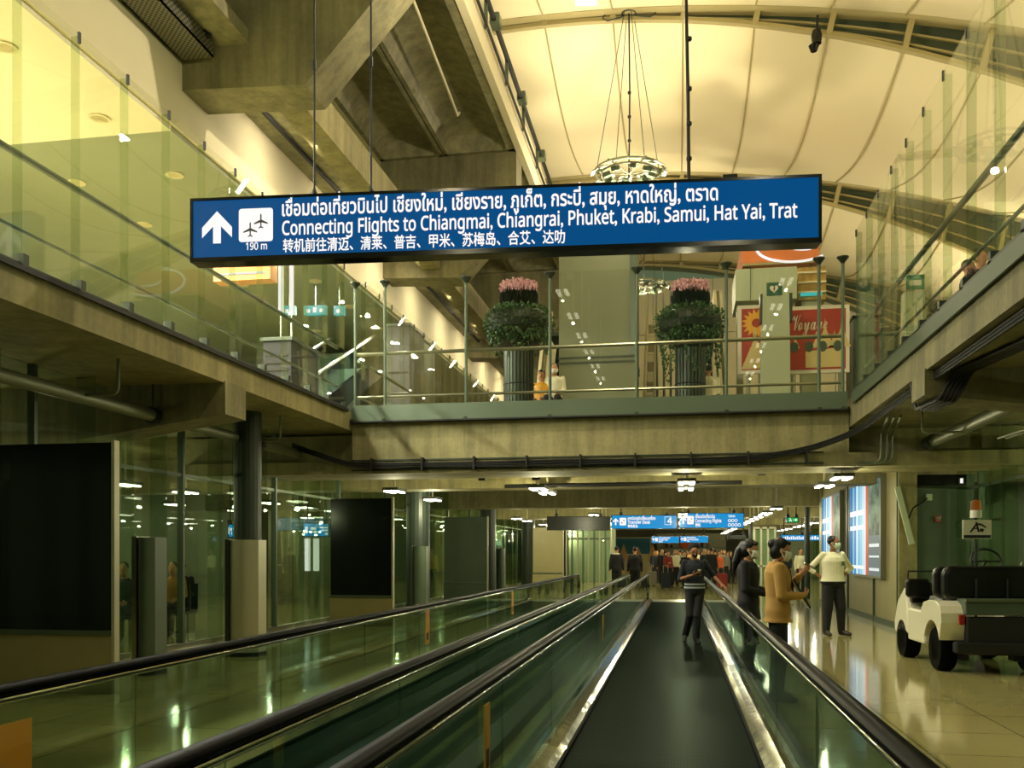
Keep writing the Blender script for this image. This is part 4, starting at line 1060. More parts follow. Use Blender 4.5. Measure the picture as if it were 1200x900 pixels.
# woman in tan jacket, profile to the right, phone in hand, folder under the arm
p = at(909, 728, D=9.2)
wx, wy = p.x + 0.02, p.y
t, J = person('woman in tan jacket and white face mask looking at her phone beside the handrail', (wx, wy, 0), PI / 2 + 0.05,
    dict(elL=(0.19, -0.09, 1.12), wrL=(0.10, -0.24, 1.305), hdL=(-0.1, -0.65, 0.7), pnL=(-0.75, 0.0, 0.5), elR=(-0.225, 0.0, 1.10), wrR=(-0.08, -0.235, 1.10), hdR=(0.7, -0.6, 0.25), pnR=(0.2, 0.8, 0.3), head_pitch=0.22, head=(0, -0.03, 1.565), curl=0.9),
    h=1.62, skin='skin', top='tan', hair='bun', mask='maskw', jacket=0.115, female=True)
part_at('lanyard', MB().tube([(0.065, 0.0, 1.46), (0.06, -0.115, 1.36), (0.02, -0.150, 1.18), (0.0, -0.155, 1.1), (-0.02, -0.150, 1.18), (-0.06, -0.115, 1.36), (-0.065, 0.0, 1.46)], 0.006, 5), 'shirtb', t)
for z in (1.0, 1.1, 1.2): part_at('jacket_button', MB().ell((0.01, -0.146, z), (0.009, 0.006, 0.009)), 'shoe', t)
Mw = Matrix.Rotation(PI / 2 + 0.05, 3, 'Z')
def wl(v, k=1.62 / 1.70): return tuple(Vector((wx, wy, 0)) + Mw @ Vector(v) * k)
ph = thing('smartphone', 'pale smartphone in the raised hand of the woman in tan jacket', 'phone', wl((0.068, -0.345, 1.40)), PI / 2)
obj('case', MB().obox((0, 0, 0), (0.07, 0.012, 0.145), Matrix.Rotation(-1.0, 3, 'X')), M['steel'], ph, bevel=0.003)
fo = thing('folder', 'black folder tucked in front of the woman in tan jacket', 'folder', wl((0.07, -0.24, 1.12)), PI / 2)
obj('cover', MB().obox((0, 0, 0), (0.24, 0.016, 0.33), Matrix.Rotation(-0.5, 3, 'X')), M['black'], fo)
obj('paper', MB().obox((0, 0.012, 0.006), (0.22, 0.006, 0.31), Matrix.Rotation(-0.5, 3, 'X')), M['maskw'], fo)

# woman in black, long ponytail
p = at(873, 715, D=10.9)
t, J = person('woman in black with a long ponytail and face mask, standing behind the woman in tan', (p.x + 0.04, p.y, 0), PI / 2 - 0.25,
    dict(elL=(0.20, -0.03, 1.10), wrL=(0.08, -0.22, 1.06), hdL=(-0.8, -0.5, 0.1), pnL=(-0.2, 0.8, 0.3), elR=(-0.21, 0.0, 1.10), wrR=(-0.08, -0.21, 1.04), hdR=(0.8, -0.5, 0.1), pnR=(0.2, 0.8, 0.3), head_pitch=0.18, head=(0, -0.02, 1.57)),
    h=1.63, skin='skin', top='shirtb', hair='pony', mask='maskw', jacket=0.22, female=True)

# two walkers in black leaving the far end, seen from behind
for px_, D, lb, hh in ((744, 31.5, 'stout person in black walking away past the end of the walkways, right of the pair', 1.72), (722.5, 33.0, 'person in black with a pale collar walking away, left of the pair', 1.75)):
    p = at(px_, 680, D=D)
    t, J = person(lb, (p.x, p.y, 0), PI + 0.1, dict(kneeL=(0.09, -0.10, 0.5), ankleL=(0.09, -0.14, 0.09), toeL=(0.1, -0.3, 0.05), ankleR=(-0.1, 0.2, 0.12), toeR=(-0.11, 0.05, 0.03)), h=hh, voxel=0.02, top='shirtb', girth=1.2 if px_ > 730 else 1.05)
    if px_ < 730: part_at('collar', MB().torus((0, 0.015, 1.44), 0.075, 0.03, 16, 6), 'maskw', t)

# crowd at the far end of the hall: three figures, then copies in other clothes
crowd = []
base = [person('x', (0, 0, 0), 0, {}, voxel=0.026, top='greyc', hair='short')[0],
        person('x', (0, 0, 0), 0, dict(elR=(-0.24, -0.05, 1.12), wrR=(-0.12, -0.26, 1.12), hdR=(0.5, -0.8, 0.2), kneeL=(0.1, -0.14, 0.5), ankleL=(0.1, -0.1, 0.08), toeL=(0.11, -0.28, 0.03)), voxel=0.026, top='greyc', hair='long', female=True)[0],
        person('x', (0, 0, 0), 0, dict(kneeL=(0.09, -0.13, 0.5), ankleL=(0.09, -0.2, 0.09), toeL=(0.1, -0.36, 0.05), ankleR=(-0.1, 0.22, 0.14), toeR=(-0.11, 0.07, 0.03), elL=(0.22, 0.12, 1.1), wrL=(0.2, 0.0, 0.87), elR=(-0.22, -0.06, 1.1), wrR=(-0.2, -0.24, 0.92)), voxel=0.026, top='greyc', hair='short')[0]]
looks = [(776, 44, 0, 'black', 'shirtb', 0.1, 1.7), (783, 41, 1, 'dark red', 'redc', 0.5, 1.62), (791, 42, 0, 'white', 'shirtw', -0.2, 1.68), (797, 46, 2, 'grey', 'greyc', PI, 1.7), (803, 40, 1, 'black', 'shirtb', -0.6, 1.6),
         (809, 45, 0, 'tan', 'tan', 2.8, 1.66), (826, 43, 2, 'navy', 'navy', 0.2, 1.72), (834, 39, 0, 'black', 'shirtb', PI - 0.4, 1.74), (842, 41, 1, 'orange', 'orangec', 0.4, 1.62), (849, 44, 0, 'dark grey', 'greyc', -0.3, 1.68),
         (770, 47, 2, 'grey', 'navy', 0.0, 1.66), (856, 47, 1, 'black', 'shirtb', 0.9, 1.62), (818, 48, 0, 'white', 'shirtw', 0.4, 1.7), (787, 49, 1, 'black', 'shirtb', PI, 1.6)]
used = set()
for i, (px_, D, bi, cn, top, rz, hh) in enumerate(looks):
    p = at(px_, 680, D=D)
    lb = 'person in %s top in the far crowd, %s from its left end' % (cn, ('first second third fourth fifth sixth seventh eighth ninth tenth eleventh twelfth thirteenth fourteenth'.split())[sorted(x[0] for x in looks).index(px_)])
    if bi not in used: o = base[bi]; o.location = (p.x, p.y, 0); o.rotation_euler = (0, 0, rz); used.add(bi); o['label'] = lb
    else: o = dup(base[bi], (p.x, p.y, 0), rz, lb)
    o.scale = (hh / 1.7,) * 3; o['group'] = 'far crowd'
    for ch in o.children:
        if ch.name.startswith(('shirt', 'jacket')):
            ch.material_slots[0].link = 'OBJECT'; ch.material_slots[0].material = M[top]
# suitcases and trolleys standing with the crowd
case0 = None
for i, (px_, D, c, lb) in enumerate(((780, 39.5, 'navy', 'dark blue suitcase standing among the far crowd'), (846, 38.5, 'redc', 'dark red suitcase at the right of the far crowd'), (812, 42.5, 'blackmatte', 'black suitcase in the middle of the far crowd'), (764, 43, 'greyc', 'grey suitcase at the left of the far crowd'))):
    p = at(px_, 690, D=D); t = thing('suitcase', lb, 'suitcase', (p.x, p.y, 0), 0.3 * i, 'suitcases in the far crowd')
    obj('shell', MB().box(-0.2, 0.2, -0.13, 0.13, 0.05, 0.68), M[c], t, bevel=0.03)
    obj('handle', MB().tube(arc_join([(-0.1, 0.1, 0.66), (-0.1, 0.1, 1.0), (0.1, 0.1, 1.0), (0.1, 0.1, 0.66)], 0.04), 0.012, 6), M['steel'], t)
    for sx in (-1, 1): obj('wheel', MB().lathe([(0.0, -0.015), (0.035, -0.015), (0.035, 0.015), (0.0, 0.015)], (sx * 0.15, 0.0, 0.035), 10, 'x'), M['rubber'], t)

# people on the upper level: seated by the planters, and at the right-hand glass
SIT = dict(pelvis=(0, 0, 0.50), waist=(0, 0, 0.64), chest=(0, 0, 0.83), neck=(0, 0.0, 0.99), head=(0, -0.03, 1.135), hipL=(0.09, -0.03, 0.49), kneeL=(0.11, -0.44, 0.48), ankleL=(0.11, -0.46, 0.09), toeL=(0.12, -0.6, 0.03),
           hipR=(-0.09, -0.03, 0.49), kneeR=(-0.11, -0.44, 0.48), ankleR=(-0.11, -0.46, 0.09), toeR=(-0.12, -0.6, 0.03), shL=(0.17, 0, 0.945), shR=(-0.17, 0, 0.945), elL=(0.21, -0.02, 0.68), elR=(-0.21, -0.02, 0.68), wrL=(0.12, -0.24, 0.60), wrR=(-0.12, -0.24, 0.60), hdL=(-0.3, -1, 0), hdR=(0.3, -1, 0))
benchL = None
for px_, py_, top, lb, mk, rz, up in ((622, 453, 'redc', 'seated child in dark red at the left end of the bench by the grey shaft', None, 0.2, -0.12), (635, 443, 'yellow', 'seated woman in yellow and black between the child and the masked man on the bench', None, -0.1, 0.0), (650, 434, 'shirtw', 'man in white shirt and white mask seated by the grey shaft, tallest of the bench', 'maskw', 0.0, 0.12), (830, 446, 'shirtw', 'person in white seated with back turned below the right-hand planter', None, PI, -0.03)):
    p = at(px_, py_, Y=19.4); z0 = p.z - 1.135
    person(lb, (p.x, 19.4, max(ZU, min(z0, ZU + 0.12)) if px_ != 650 else ZU + 0.12), rz, SIT, h=1.25 if px_ == 622 else 1.7, voxel=0.018, top=top, mask=mk, hair='long' if px_ == 635 else 'short')
for a, b, lb in ((620, 656, 'low bench carrying three seated people beside the grey shaft'), (820, 842, 'low bench under the person in white below the right-hand planter')):
    xa, xb = at(a, 450, Y=19.4).x, at(b, 450, Y=19.4).x
    t = thing('bench', lb, 'bench', ((xa + xb) / 2, 19.5, ZU)); w = (xb - xa) / 2 + 0.1
    obj('seat', MB().box(-w, w, -0.2, 0.25, 0.38, 0.44), M['blackmatte'], t, bevel=0.01)
    for sx in (-1, 1): obj('leg', MB().box(sx * (w - 0.1) - 0.03, sx * (w - 0.1) + 0.03, -0.15, 0.2, 0, 0.38), M['steel'], t)
for px_, D, lb, rz in ((1135, 13.6, 'person in dark teal standing at the right upper glass, left of the two', 1.2), (1149, 13.2, 'person in dark navy standing at the right upper glass, right of the two', 0.6)):
    p = at(px_, 330, D=D); person(lb, (p.x, p.y, ZU - 0.03 if False else ZU), rz, {}, h=1.68, voxel=0.018, top='navy')
# ------------------------------------------------------------------ electric cart, seen from behind
ct = thing('electric_cart', 'white and black electric passenger cart with an amber beacon on its mast', 'cart', (3.80, 12.0, 0), 0.03)
def wheel(x, y, s):
    w = obj('wheel', MB().lathe([(0.15, -0.10), (0.255, -0.10), (0.275, -0.07), (0.275, 0.07), (0.255, 0.10), (0.15, 0.10), (0.15, -0.10)], (x, y, 0.275), 32, 'x'), M['rubber'], ct, smooth=True)
    obj('rim', MB().lathe([(0.0, -0.04), (0.05, -0.04 - 0.03), (0.155, -0.085), (0.155, 0.085), (0.05, 0.07), (0.0, 0.04)], (x, y, 0.275), 24, 'x'), M['steel'], w, smooth=True)
    obj('spokes', (lambda m: [m.obox((x + s * 0.08, y + 0.09 * math.cos(a), 0.275 + 0.09 * math.sin(a)), (0.02, 0.11, 0.035), Matrix.Rotation(a, 3, 'X')) for a in [2 * PI * k / 6 for k in range(6)]] and m)(MB()), M['darksteel'], w)
for x, s in ((-0.52, -1), (0.52, 1)):
    wheel(x, 0.45, s); wheel(x, 2.0, s)
def fender(sx):
    """rear fender: a white shell that curves over the wheel"""
    rings = []
    outer, inner = sx * 0.66, sx * 0.36
    prof = [(0.10, 0.50), (0.06, 0.62), (0.07, 0.74), (0.14, 0.83), (0.28, 0.88), (0.55, 0.88), (0.80, 0.84), (0.90, 0.74), (0.92, 0.55)]
    arch = [(0.80, 0.44)] + [(0.45 + 0.33 * math.cos(a), 0.30 + 0.33 * math.sin(a)) for a in [PI * q / 10 for q in range(1, 10)]] + [(0.13, 0.42)]
    return MB().prism(prof + arch, 'x', min(outer, inner), max(outer, inner))
for s in (-1, 1): obj('rear_fender', fender(s), M['cartw'], ct, bevel=0.035)
obj('rear_panel', MB().box(-0.38, 0.38, 0.0, 0.12, 0.30, 0.70), M['blackmatte'], ct, bevel=0.02)
obj('bumper', MB().box(-0.52, 0.52, -0.06, 0.10, 0.26, 0.40).box(-0.4, 0.4, -0.02, 2.3, 0.24, 0.34), M['blackmatte'], ct, bevel=0.025)
obj('rear_tray', MB().prism([(-0.02, 0.72), (0.0, 0.90), (0.10, 0.92), (0.62, 0.90), (0.62, 0.72)], 'x', -0.40, 0.44), M['greensteel'], ct, bevel=0.015)
obj('tray_lip', MB().box(-0.40, 0.44, -0.03, 0.03, 0.885, 0.915), M['steel'], ct)
for s in (-1, 1):
    obj('tail_light', MB().box(s * 0.42 - 0.035, s * 0.42 + 0.035, 0.03, 0.10, 0.60, 0.72), M['redlens'], ct, bevel=0.01)
    obj('axle_bracket', MB().box(s * 0.30 - 0.04, s * 0.30 + 0.04, 0.3, 0.5, 0.14, 0.3), M['blackmatte'], ct)
obj('floor_pan', MB().box(-0.55, 0.55, 0.75, 2.35, 0.30, 0.38), M['blackmatte'], ct, bevel=0.02)
obj('side_sill', MB().box(-0.62, -0.50, 0.92, 1.68, 0.28, 0.72), M['cartw'], ct, bevel=0.03)
obj('side_sill', MB().box(0.50, 0.62, 0.92, 1.68, 0.28, 0.72), M['cartw'], ct, bevel=0.03)
obj('seat_base', MB().box(-0.50, 0.50, 0.55, 1.15, 0.70, 0.92), M['vinyl'], ct, bevel=0.05)
sb = MB().prism(rounded(-0.56, 0.56, 0.88, 1.31, 0.12), 'y', 0.30, 0.47)
obj('seat_back', sb, M['vinyl'], ct, bevel=0.05)
for xa, xb in ((-0.62, -0.32), (0.30, 0.60)): obj('headrest_wing', MB().prism(rounded(xa, xb, 0.90, 1.30, 0.10), 'y', 0.46, 0.60), M['vinyl'], ct, bevel=0.04)
for x in (-0.18, 0.18): obj('seat_frame', MB().tube([(x, 0.28, 0.75), (x, 0.27, 1.15)], 0.016, 8), M['blackmatte'], ct)
obj('grab_rail', MB().tube(arc_join([(0.42, 0.5, 1.2), (0.42, 0.5, 1.36), (0.54, 0.5, 1.36), (0.54, 0.5, 1.15)], 0.05), 0.014, 8), M['steel'], ct)
cowl = MB().prism([(1.68, 0.35), (1.68, 0.62), (1.78, 0.98), (1.90, 1.0), (2.25, 0.80), (2.42, 0.5), (2.40, 0.32)], 'x', -0.62, 0.62)
obj('front_cowl', cowl, M['cartw'], ct, bevel=0.05)
obj('dashboard', MB().box(-0.58, 0.58, 1.62, 1.82, 0.78, 1.06), M['vinyl'], ct, bevel=0.03)
obj('windscreen_frame', MB().tube([(-0.60, 1.80, 0.95), (-0.60, 1.72, 1.22), (-0.25, 1.70, 1.22), (-0.25, 1.78, 0.95)], 0.015, 8), M['blackmatte'], ct)
obj('side_seat', MB().prism(rounded(-0.68, -0.36, 0.86, 1.12, 0.06), 'y', 1.50, 1.60), M['vinyl'], ct, bevel=0.03)
obj('steering_wheel', MB().torus((0, 0, 0), 0.19, 0.016, 28, 8).tube([(-0.18, 0, 0), (0.18, 0, 0)], 0.012, 6).tube([(0, 0, 0), (0, 0.0, -0.35)], 0.02, 8), M['vinyl'], ct, smooth=True).location = (0.31, 1.40, 1.36)
[ch for ch in ct.children if ch.name.startswith('steering_wheel')][0].rotation_euler = (math.radians(60), 0, 0)
obj('mast', MB().tube([(0.13, 1.25, 0.6), (0.13, 1.25, 1.95)], 0.018, 8), M['blackmatte'], ct)
bcn = obj('beacon', MB().lathe([(0.0, 2.04), (0.066, 2.04), (0.062, 2.14), (0.05, 2.17), (0.0, 2.18)], (0.13, 1.25, 0), 20), M['amber'], ct, smooth=True)
obj('beacon_base', MB().lathe([(0.0, 1.94), (0.07, 1.94), (0.07, 2.04), (0.0, 2.04)], (0.13, 1.25, 0), 20), M['maskw'], bcn, smooth=True)
sg = obj('sign_plate', MB().box(-0.50, -0.14, 1.40, 1.415, 1.66, 1.91), M['cartw'], ct); sg.location = (0.45, -0.2, 0)
sg2 = MB()
for q in ([(-0.42, 1.745), (-0.395, 1.745), (-0.325, 1.845), (-0.325, 1.885)], [(-0.345, 1.885), (-0.325, 1.885), (-0.29, 1.75), (-0.315, 1.75)], [(-0.385, 1.79), (-0.30, 1.79), (-0.30, 1.805), (-0.375, 1.805)]): poly(sg2, q, 1.396)
poly(sg2, [(-0.335, 1.845), (-0.27, 1.835), (-0.215, 1.80), (-0.205, 1.815), (-0.265, 1.86), (-0.33, 1.87)], 1.396)
sg2.ell((-0.265, 1.396, 1.775), (0.028, 0.002, 0.022)); poly(sg2, [(-0.49, 1.67), (-0.15, 1.67), (-0.15, 1.71), (-0.49, 1.71)], 1.396)
obj('sign_logo', sg2, M['signink'], sg)
obj('sign_border', MB().box(-0.60, -0.51, 1.405, 1.41, 1.67, 1.90), M['fin'], sg)

# ------------------------------------------------------------------ advertising light boxes on the right wall
def poster_mat(name):
    m, nt, b, N, L = newmat(name)
    b.inputs['Base Color'].default_value = (0.01, 0.01, 0.01, 1); b.inputs['Roughness'].default_value = 0.5; b.inputs['Specular IOR Level'].default_value = 0.05
    tc = N.new('ShaderNodeTexCoord'); sp = N.new('ShaderNodeSeparateXYZ'); L.new(tc.outputs['Generated'], sp.inputs[0])
    def const(v): n = N.new('ShaderNodeRGB'); n.outputs[0].default_value = lin(v); return n.outputs[0]
    u = N.new('ShaderNodeMath'); u.operation = 'SUBTRACT'; u.inputs[0].default_value = 1.0; L.new(sp.outputs['Y'], u.inputs[1])   # 0 = far (left) edge ... 1 = near edge
    r = N.new('ShaderNodeValToRGB'); r.color_ramp.interpolation = 'CONSTANT'
    stops = [(0, (30, 120, 180)), (0.06, (20, 80, 140)), (0.11, (120, 190, 215)), (0.17, (40, 130, 190)), (0.24, (225, 245, 250)), (0.29, (120, 190, 220)), (0.36, (150, 205, 225)), (0.44, (200, 225, 235)), (0.52, (225, 235, 240)), (0.555, (225, 80, 40)), (0.615, (104, 116, 116))]
    el = r.color_ramp.elements; el[0].position = 0; el[0].color = lin(stops[0][1]); el[1].position = stops[1][0]; el[1].color = lin(stops[1][1])
    for p_, c_ in stops[2:]: e_ = el.new(p_); e_.color = lin(c_)
    L.new(u.outputs[0], r.inputs['Fac'])
    col = r.outputs['Color']
    def band(lo, hi, sock):
        a = N.new('ShaderNodeMath'); a.operation = 'GREATER_THAN'; a.inputs[1].default_value = lo; L.new(sock, a.inputs[0])
        c_ = N.new('ShaderNodeMath'); c_.operation = 'LESS_THAN'; c_.inputs[1].default_value = hi; L.new(sock, c_.inputs[0])
        mlt = N.new('ShaderNodeMath'); mlt.operation = 'MULTIPLY'; L.new(a.outputs[0], mlt.inputs[0]); L.new(c_.outputs[0], mlt.inputs[1]); return mlt.outputs[0]
    def mix(f, a, c_):
        mx = N.new('ShaderNodeMix'); mx.data_type = 'RGBA'; L.new(f, mx.inputs[0]); L.new(a, mx.inputs[6]); L.new(c_, mx.inputs[7]); return mx.outputs[2]
    def both(a, c_):
        mlt = N.new('ShaderNodeMath'); mlt.operation = 'MULTIPLY'; L.new(a, mlt.inputs[0]); L.new(c_, mlt.inputs[1]); return mlt.outputs[0]
    z = sp.outputs['Z']; uo = u.outputs[0]
    for lo, hi in ((0.66, 0.72), (0.50, 0.55), (0.06, 0.10)):
        col = mix(both(band(lo, hi, z), band(0.02, 0.5, uo)), col, const((240, 246, 240)))
    n = N.new('ShaderNodeTexNoise'); n.inputs['Scale'].default_value = 5; n.inputs['Detail'].default_value = 5; L.new(tc.outputs['Generated'], n.inputs['Vector'])
    rr = N.new('ShaderNodeValToRGB'); rr.color_ramp.elements[0].position = 0.4; rr.color_ramp.elements[1].position = 0.62
    rr.color_ramp.elements[0].color = lin((52, 66, 58)); rr.color_ramp.elements[1].color = lin((112, 140, 112)); L.new(n.outputs['Fac'], rr.inputs['Fac'])
    col = mix(both(band(0.42, 0.97, z), band(0.66, 0.96, uo)), col, rr.outputs['Color'])
    for lo, hi in ((0.30, 0.335), (0.19, 0.21), (0.05, 0.08)):
        col = mix(both(band(lo, hi, z), band(0.66, 0.95, uo)), col, const((225, 235, 230)))
    L.new(col, b.inputs['Emission Color']); b.inputs['Emission Strength'].default_value = 1.0
    return m
M['poster'] = poster_mat('backlit_poster')
for y0, y1, lb in ((20.25, 23.8, 'nearer backlit advertising light box with blue stripes and an orange line on the right wall'), (25.2, 28.2, 'farther backlit advertising light box with blue stripes on the right wall, left of the other')):
    t = thing('light_box', lb, 'light box', (4.20, y0, 1.0)); L_ = y1 - y0
    obj('frame', MB().box(-0.10, 0, -0.06, L_ + 0.06, -0.06, 0.0).box(-0.10, 0, -0.06, L_ + 0.06, 2.05, 2.12).box(-0.10, 0, -0.06, 0, 0, 2.05).box(-0.10, 0, L_, L_ + 0.06, 0, 2.05), M['pipegrey'], t)
    obj('poster', MB().box(-0.085, -0.06, 0, L_, 0, 2.05), M['poster'], t)
# green signal-box details on the recess wall
t = thing('call_point', 'small dark red call point on the dark green wall behind the cart', 'alarm', (4.93, 19.15, 2.14))
obj('box', MB().box(-0.055, 0.055, -0.05, 0, -0.06, 0.06), M['redlens'], t, bevel=0.008); obj('glass', MB().box(-0.03, 0.03, -0.055, -0.05, -0.03, 0.03), M['black'], t)
t = thing('wall_bracket', 'slanting grey metal strut leaning by the wall corner left of the green wall', 'strut', (4.22, 18.9, 2.7))
obj('strut', MB().bar((-0.08, 0, 0.05), (0.16, -0.1, -1.05), 0.1, 0.06), M['palegreen'], t)
obj('cable_loop', MB().tube([(0.12, -0.05, -0.55), (0.2, -0.05, -0.35), (0.4, 0.1, -0.25), (0.52, 0.2, -0.15)], 0.015, 6), M['blackmatte'], t)
obj('socket', MB().box(0.5, 0.6, 0.18, 0.25, -0.2, -0.08), M['palegreen'], t)
t = thing('exit_light', 'tiny white lamp at the right end of the black head over the green wall', 'lamp', (5.32, 18.99, 2.86))
obj('case', MB().box(-0.04, 0.04, -0.01, 0.03, -0.06, 0.06), M['lampbody'], t); obj('lens', MB().box(-0.025, 0.025, -0.016, -0.01, -0.045, 0.045), M['white'], t)

# ------------------------------------------------------------------ dark display boards on the left
def board(y, x0, x1, z0, z1, m, label, base='olivebase'):
    t = thing('display_board', label, 'display board', ((x0 + x1) / 2, y, 0)); w = (x1 - x0) / 2
    obj('base', MB().box(-w - 0.02, w, -0.06, 0.03, 0, z0 - 0.05), M[base], t, bevel=0.01)
    obj('base_shelf', MB().box(-w - 0.03, w, -0.09, 0.03, z0 - 0.05, z0), M['greensteel'], t)
    obj('screen', MB().box(-w, w, -0.05, 0.02, z0, z1), M[m], t)
    obj('edge_strip', MB().box(w, w + 0.035, -0.07, 0.02, 0, z1 + 0.02), M['palesteel'], t)
    return t
board(8.85, -7.55, -5.80, 0.66, 2.62, 'black', 'large switched-off black display board at the left edge of the picture')
board(18.25, -7.05, -5.74, 0.62, 2.60, 'black', 'second switched-off black display board, behind the first, in mid distance')
board(27.8, -7.08, -5.74, 0.62, 2.60, 'darkgreen', 'grey-green display board behind the two black ones', 'darkgreen')
pp = at(632, 650, D=40); pq = at(664, 650, D=40)
board(38.5, pp.x - 0.1, pq.x, 0.7, 2.58, 'olivebase', 'pale olive panel, farthest of the left display boards')
# half-height steel air outlets beside the columns
pyl = None
for i, (px0, px1, lb) in enumerate(((165, 185, 'dark half-height steel air outlet by the first black board'), (272, 305, 'pale half-height steel air outlet in front of the first dark column'), (485, 500, 'half-height steel air outlet by the second column'), (584, 591, 'half-height steel air outlet right of the grey-green board'))):
    y = (10.3, 12.45, 22.3, 31.0)[i]; a = at(px0, 700, Y=y); b = at(px1, 700, Y=y); w = (b.x - a.x)
    t = thing('air_outlet', lb, 'air outlet', ((a.x + b.x) / 2, y, 0), 0, 'steel air outlets')
    bodyp = [(-w / 2, 0.2), (-w / 2, -0.06)] + [(-w / 2 + w * q / 8, -0.06 - 0.1 * math.sin(PI * q / 8)) for q in range(1, 8)] + [(w / 2, -0.06), (w / 2, 0.2)]
    obj('perforated_front', MB().prism(bodyp, 'z', 0.05, 1.66), M[('darkgreen', 'palesteel', 'greensteel', 'darkgreen')[i]], t, smooth=True)
    obj('plinth', MB().prism([(x_ * 1.02, y_ * 1.02) for x_, y_ in bodyp], 'z', 0, 0.06), M['blackmatte'], t)
    obj('side_strip', MB().box(-w / 2 - 0.06, -w / 2, -0.1, 0.2, 0, 1.67), M['steel' if i == 0 else 'darksteel'], t)

# ------------------------------------------------------------------ small blue signs of the lower hall
def small_sign(px0, px1, py0, py1, D, label, m, kind, yaw=0.0, rods=True):
    a = at(px0, py1, D=D); b = at(px1, py0, D=D); d = Vector((b.x - a.x, b.y - a.y, 0)); w = d.length; h = b.z - a.z
    rz = math.atan2(d.y, d.x)
    t = thing('hanging_sign', label, 'sign', (a.x, a.y, a.z), rz, 'hanging blue signs' if m == 'signcyan' else None)
    obj('casing', MB().box(0, w, 0.01, 0.18, 0, h), M['black'], t)
    f = obj('face', MB().box(0.02, w - 0.02, 0, 0.012, 0.02, h - 0.02), M[m], t)
    if rods:
        for q in (0.15, 0.85):
            ro = obj('hanger_rod', MB().tube([(w * q, 0.09, h), (w * q, 0.09, 3.74 - a.z)], 0.02, 6), M['blackmatte'], t)
            obj('hanger_bracket', MB().box(w * q - 0.05, w * q + 0.05, 0.05, 0.13, h, h + 0.1), M['blackmatte'], ro)
    if kind:
        mb = MB(); arrow_up(mb, w * 0.065, h * 0.28, h * 0.78, h * 0.38, -0.006); obj('arrow', mb, M['white'], t)
        pi_ = obj('pictogram', poly(MB(), rounded(w * 0.125, w * 0.225, h * 0.26, h * 0.80, 0.03), -0.006), M['white'], t)
        mb = MB(); plane_icon(mb, w * 0.16, h * 0.46, w * 0.022, -0.009); plane_icon(mb, w * 0.19, h * 0.62, w * 0.022, -0.0092); obj('symbol', mb, M['signink'], pi_)
        for nm, tx, z, hh, ww in kind:
            mb = MB(); text(mb, tx, w * 0.25, h * z, height=h * hh, width=w * ww, y=-0.006, weight=0.03); obj(nm, mb, M['white'], t)
    return t, w, h
def blurred_marks(t, w, h, n):
    """signs too far away to read: a row of small white marks"""
    mb = MB()
    for k in range(n):
        x0 = w * (0.08 + 0.84 * k / n); x1 = x0 + w * 0.55 / n; z1 = h * (0.62 + 0.16 * ((k * 7) % 3) / 2)
        poly(mb, [(x0, h * 0.24), (x1, h * 0.24), (x1, z1), (x0, z1)], -0.006)
    obj('marks', mb, M['white'], t)
TR = (('thai_text', 'เคาน์เตอร์เปลี่ยนเครื่อง', 0.66, 0.3, 0.42), ('english_text', 'Transfer Desk', 0.38, 0.30, 0.34), ('chinese_text', '转机柜台', 0.12, 0.24, 0.15))
CF = (('thai_text', 'เชื่อมต่อเที่ยวบิน', 0.66, 0.3, 0.30), ('english_text', 'Connecting Flights', 0.38, 0.30, 0.40), ('chinese_text', '转机', 0.12, 0.24, 0.08))
t, w, h = small_sign(716.5, 793.5, 603.5, 620, 33, 'bright blue sign with number 4, left of the two lit signs beyond the bridge', 'signcyan', TR)
mb = MB(); text(mb, '4', w * 0.855, h * 0.40, height=h * 0.55, y=-0.006, weight=0.03)
for q in ((w * 0.81, w * 0.815, h * 0.3, h * 0.88), (w * 0.905, w * 0.91, h * 0.3, h * 0.88), (w * 0.81, w * 0.91, h * 0.3, h * 0.33), (w * 0.81, w * 0.91, h * 0.85, h * 0.88)): poly(mb, [(q[0], q[2]), (q[1], q[2]), (q[1], q[3]), (q[0], q[3])], -0.006)
obj('number', mb, M['white'], t)
t, w, h = small_sign(795.8, 872, 601, 619, 33, 'bright blue Connecting Flights sign, right of the two lit signs beyond the bridge', 'signcyan', CF)
mb = MB(); text(mb, 'Gates', w * 0.76, h * 0.72, height=h * 0.22, width=w * 0.10, y=-0.006, weight=0.02)
for r_, nn in ((0.50, 3), (0.22, 4)):
    for k in range(nn): mb.torus((w * (0.775 + 0.05 * k), -0.004, h * r_), h * 0.085, h * 0.02, 14, 5, 'y')
obj('gate_symbols', mb, M['white'], t)
small_sign(641, 715, 605, 621.5, 33, 'unlit black sign, left of the two lit signs beyond the bridge', 'signdark', None)
small_sign(763.5, 796, 628.5, 636.5, 52, 'small far blue sign, left of the far pair', 'signcyan', TR)
small_sign(797, 830, 628, 636, 52, 'small far blue sign, right of the far pair', 'signcyan', CF)
small_sign(853, 875, 626.5, 632.5, 36, 'small unlit sign behind the head of the woman in black', 'signdark', None)
for px0, px1, D, lb in ((915, 945, 38, 'blue glowing sign strip right of the woman in tan, longer piece'), (946.5, 965, 38, 'blue glowing sign strip right of the woman in tan, shorter piece')):
    t, w, h = small_sign(px0, px1, 626.5, 634, D, lb, 'signcyan', None)
    blurred_marks(t, w, h, 11 if px1 < 946 else 5)
t, w, h = small_sign(922, 936, 606, 612.5, 30, 'green running-man exit sign hanging in the right corridor', 'green_lit', None)
mb = MB(); mb.ell((w * 0.28, -0.006, h * 0.74), (h * 0.09, 0.002, h * 0.09)); poly(mb, [(w * 0.2, h * 0.2), (w * 0.26, h * 0.6), (w * 0.36, h * 0.6), (w * 0.42, h * 0.2), (w * 0.36, h * 0.2), (w * 0.31, h * 0.42), (w * 0.26, h * 0.2)], -0.006)
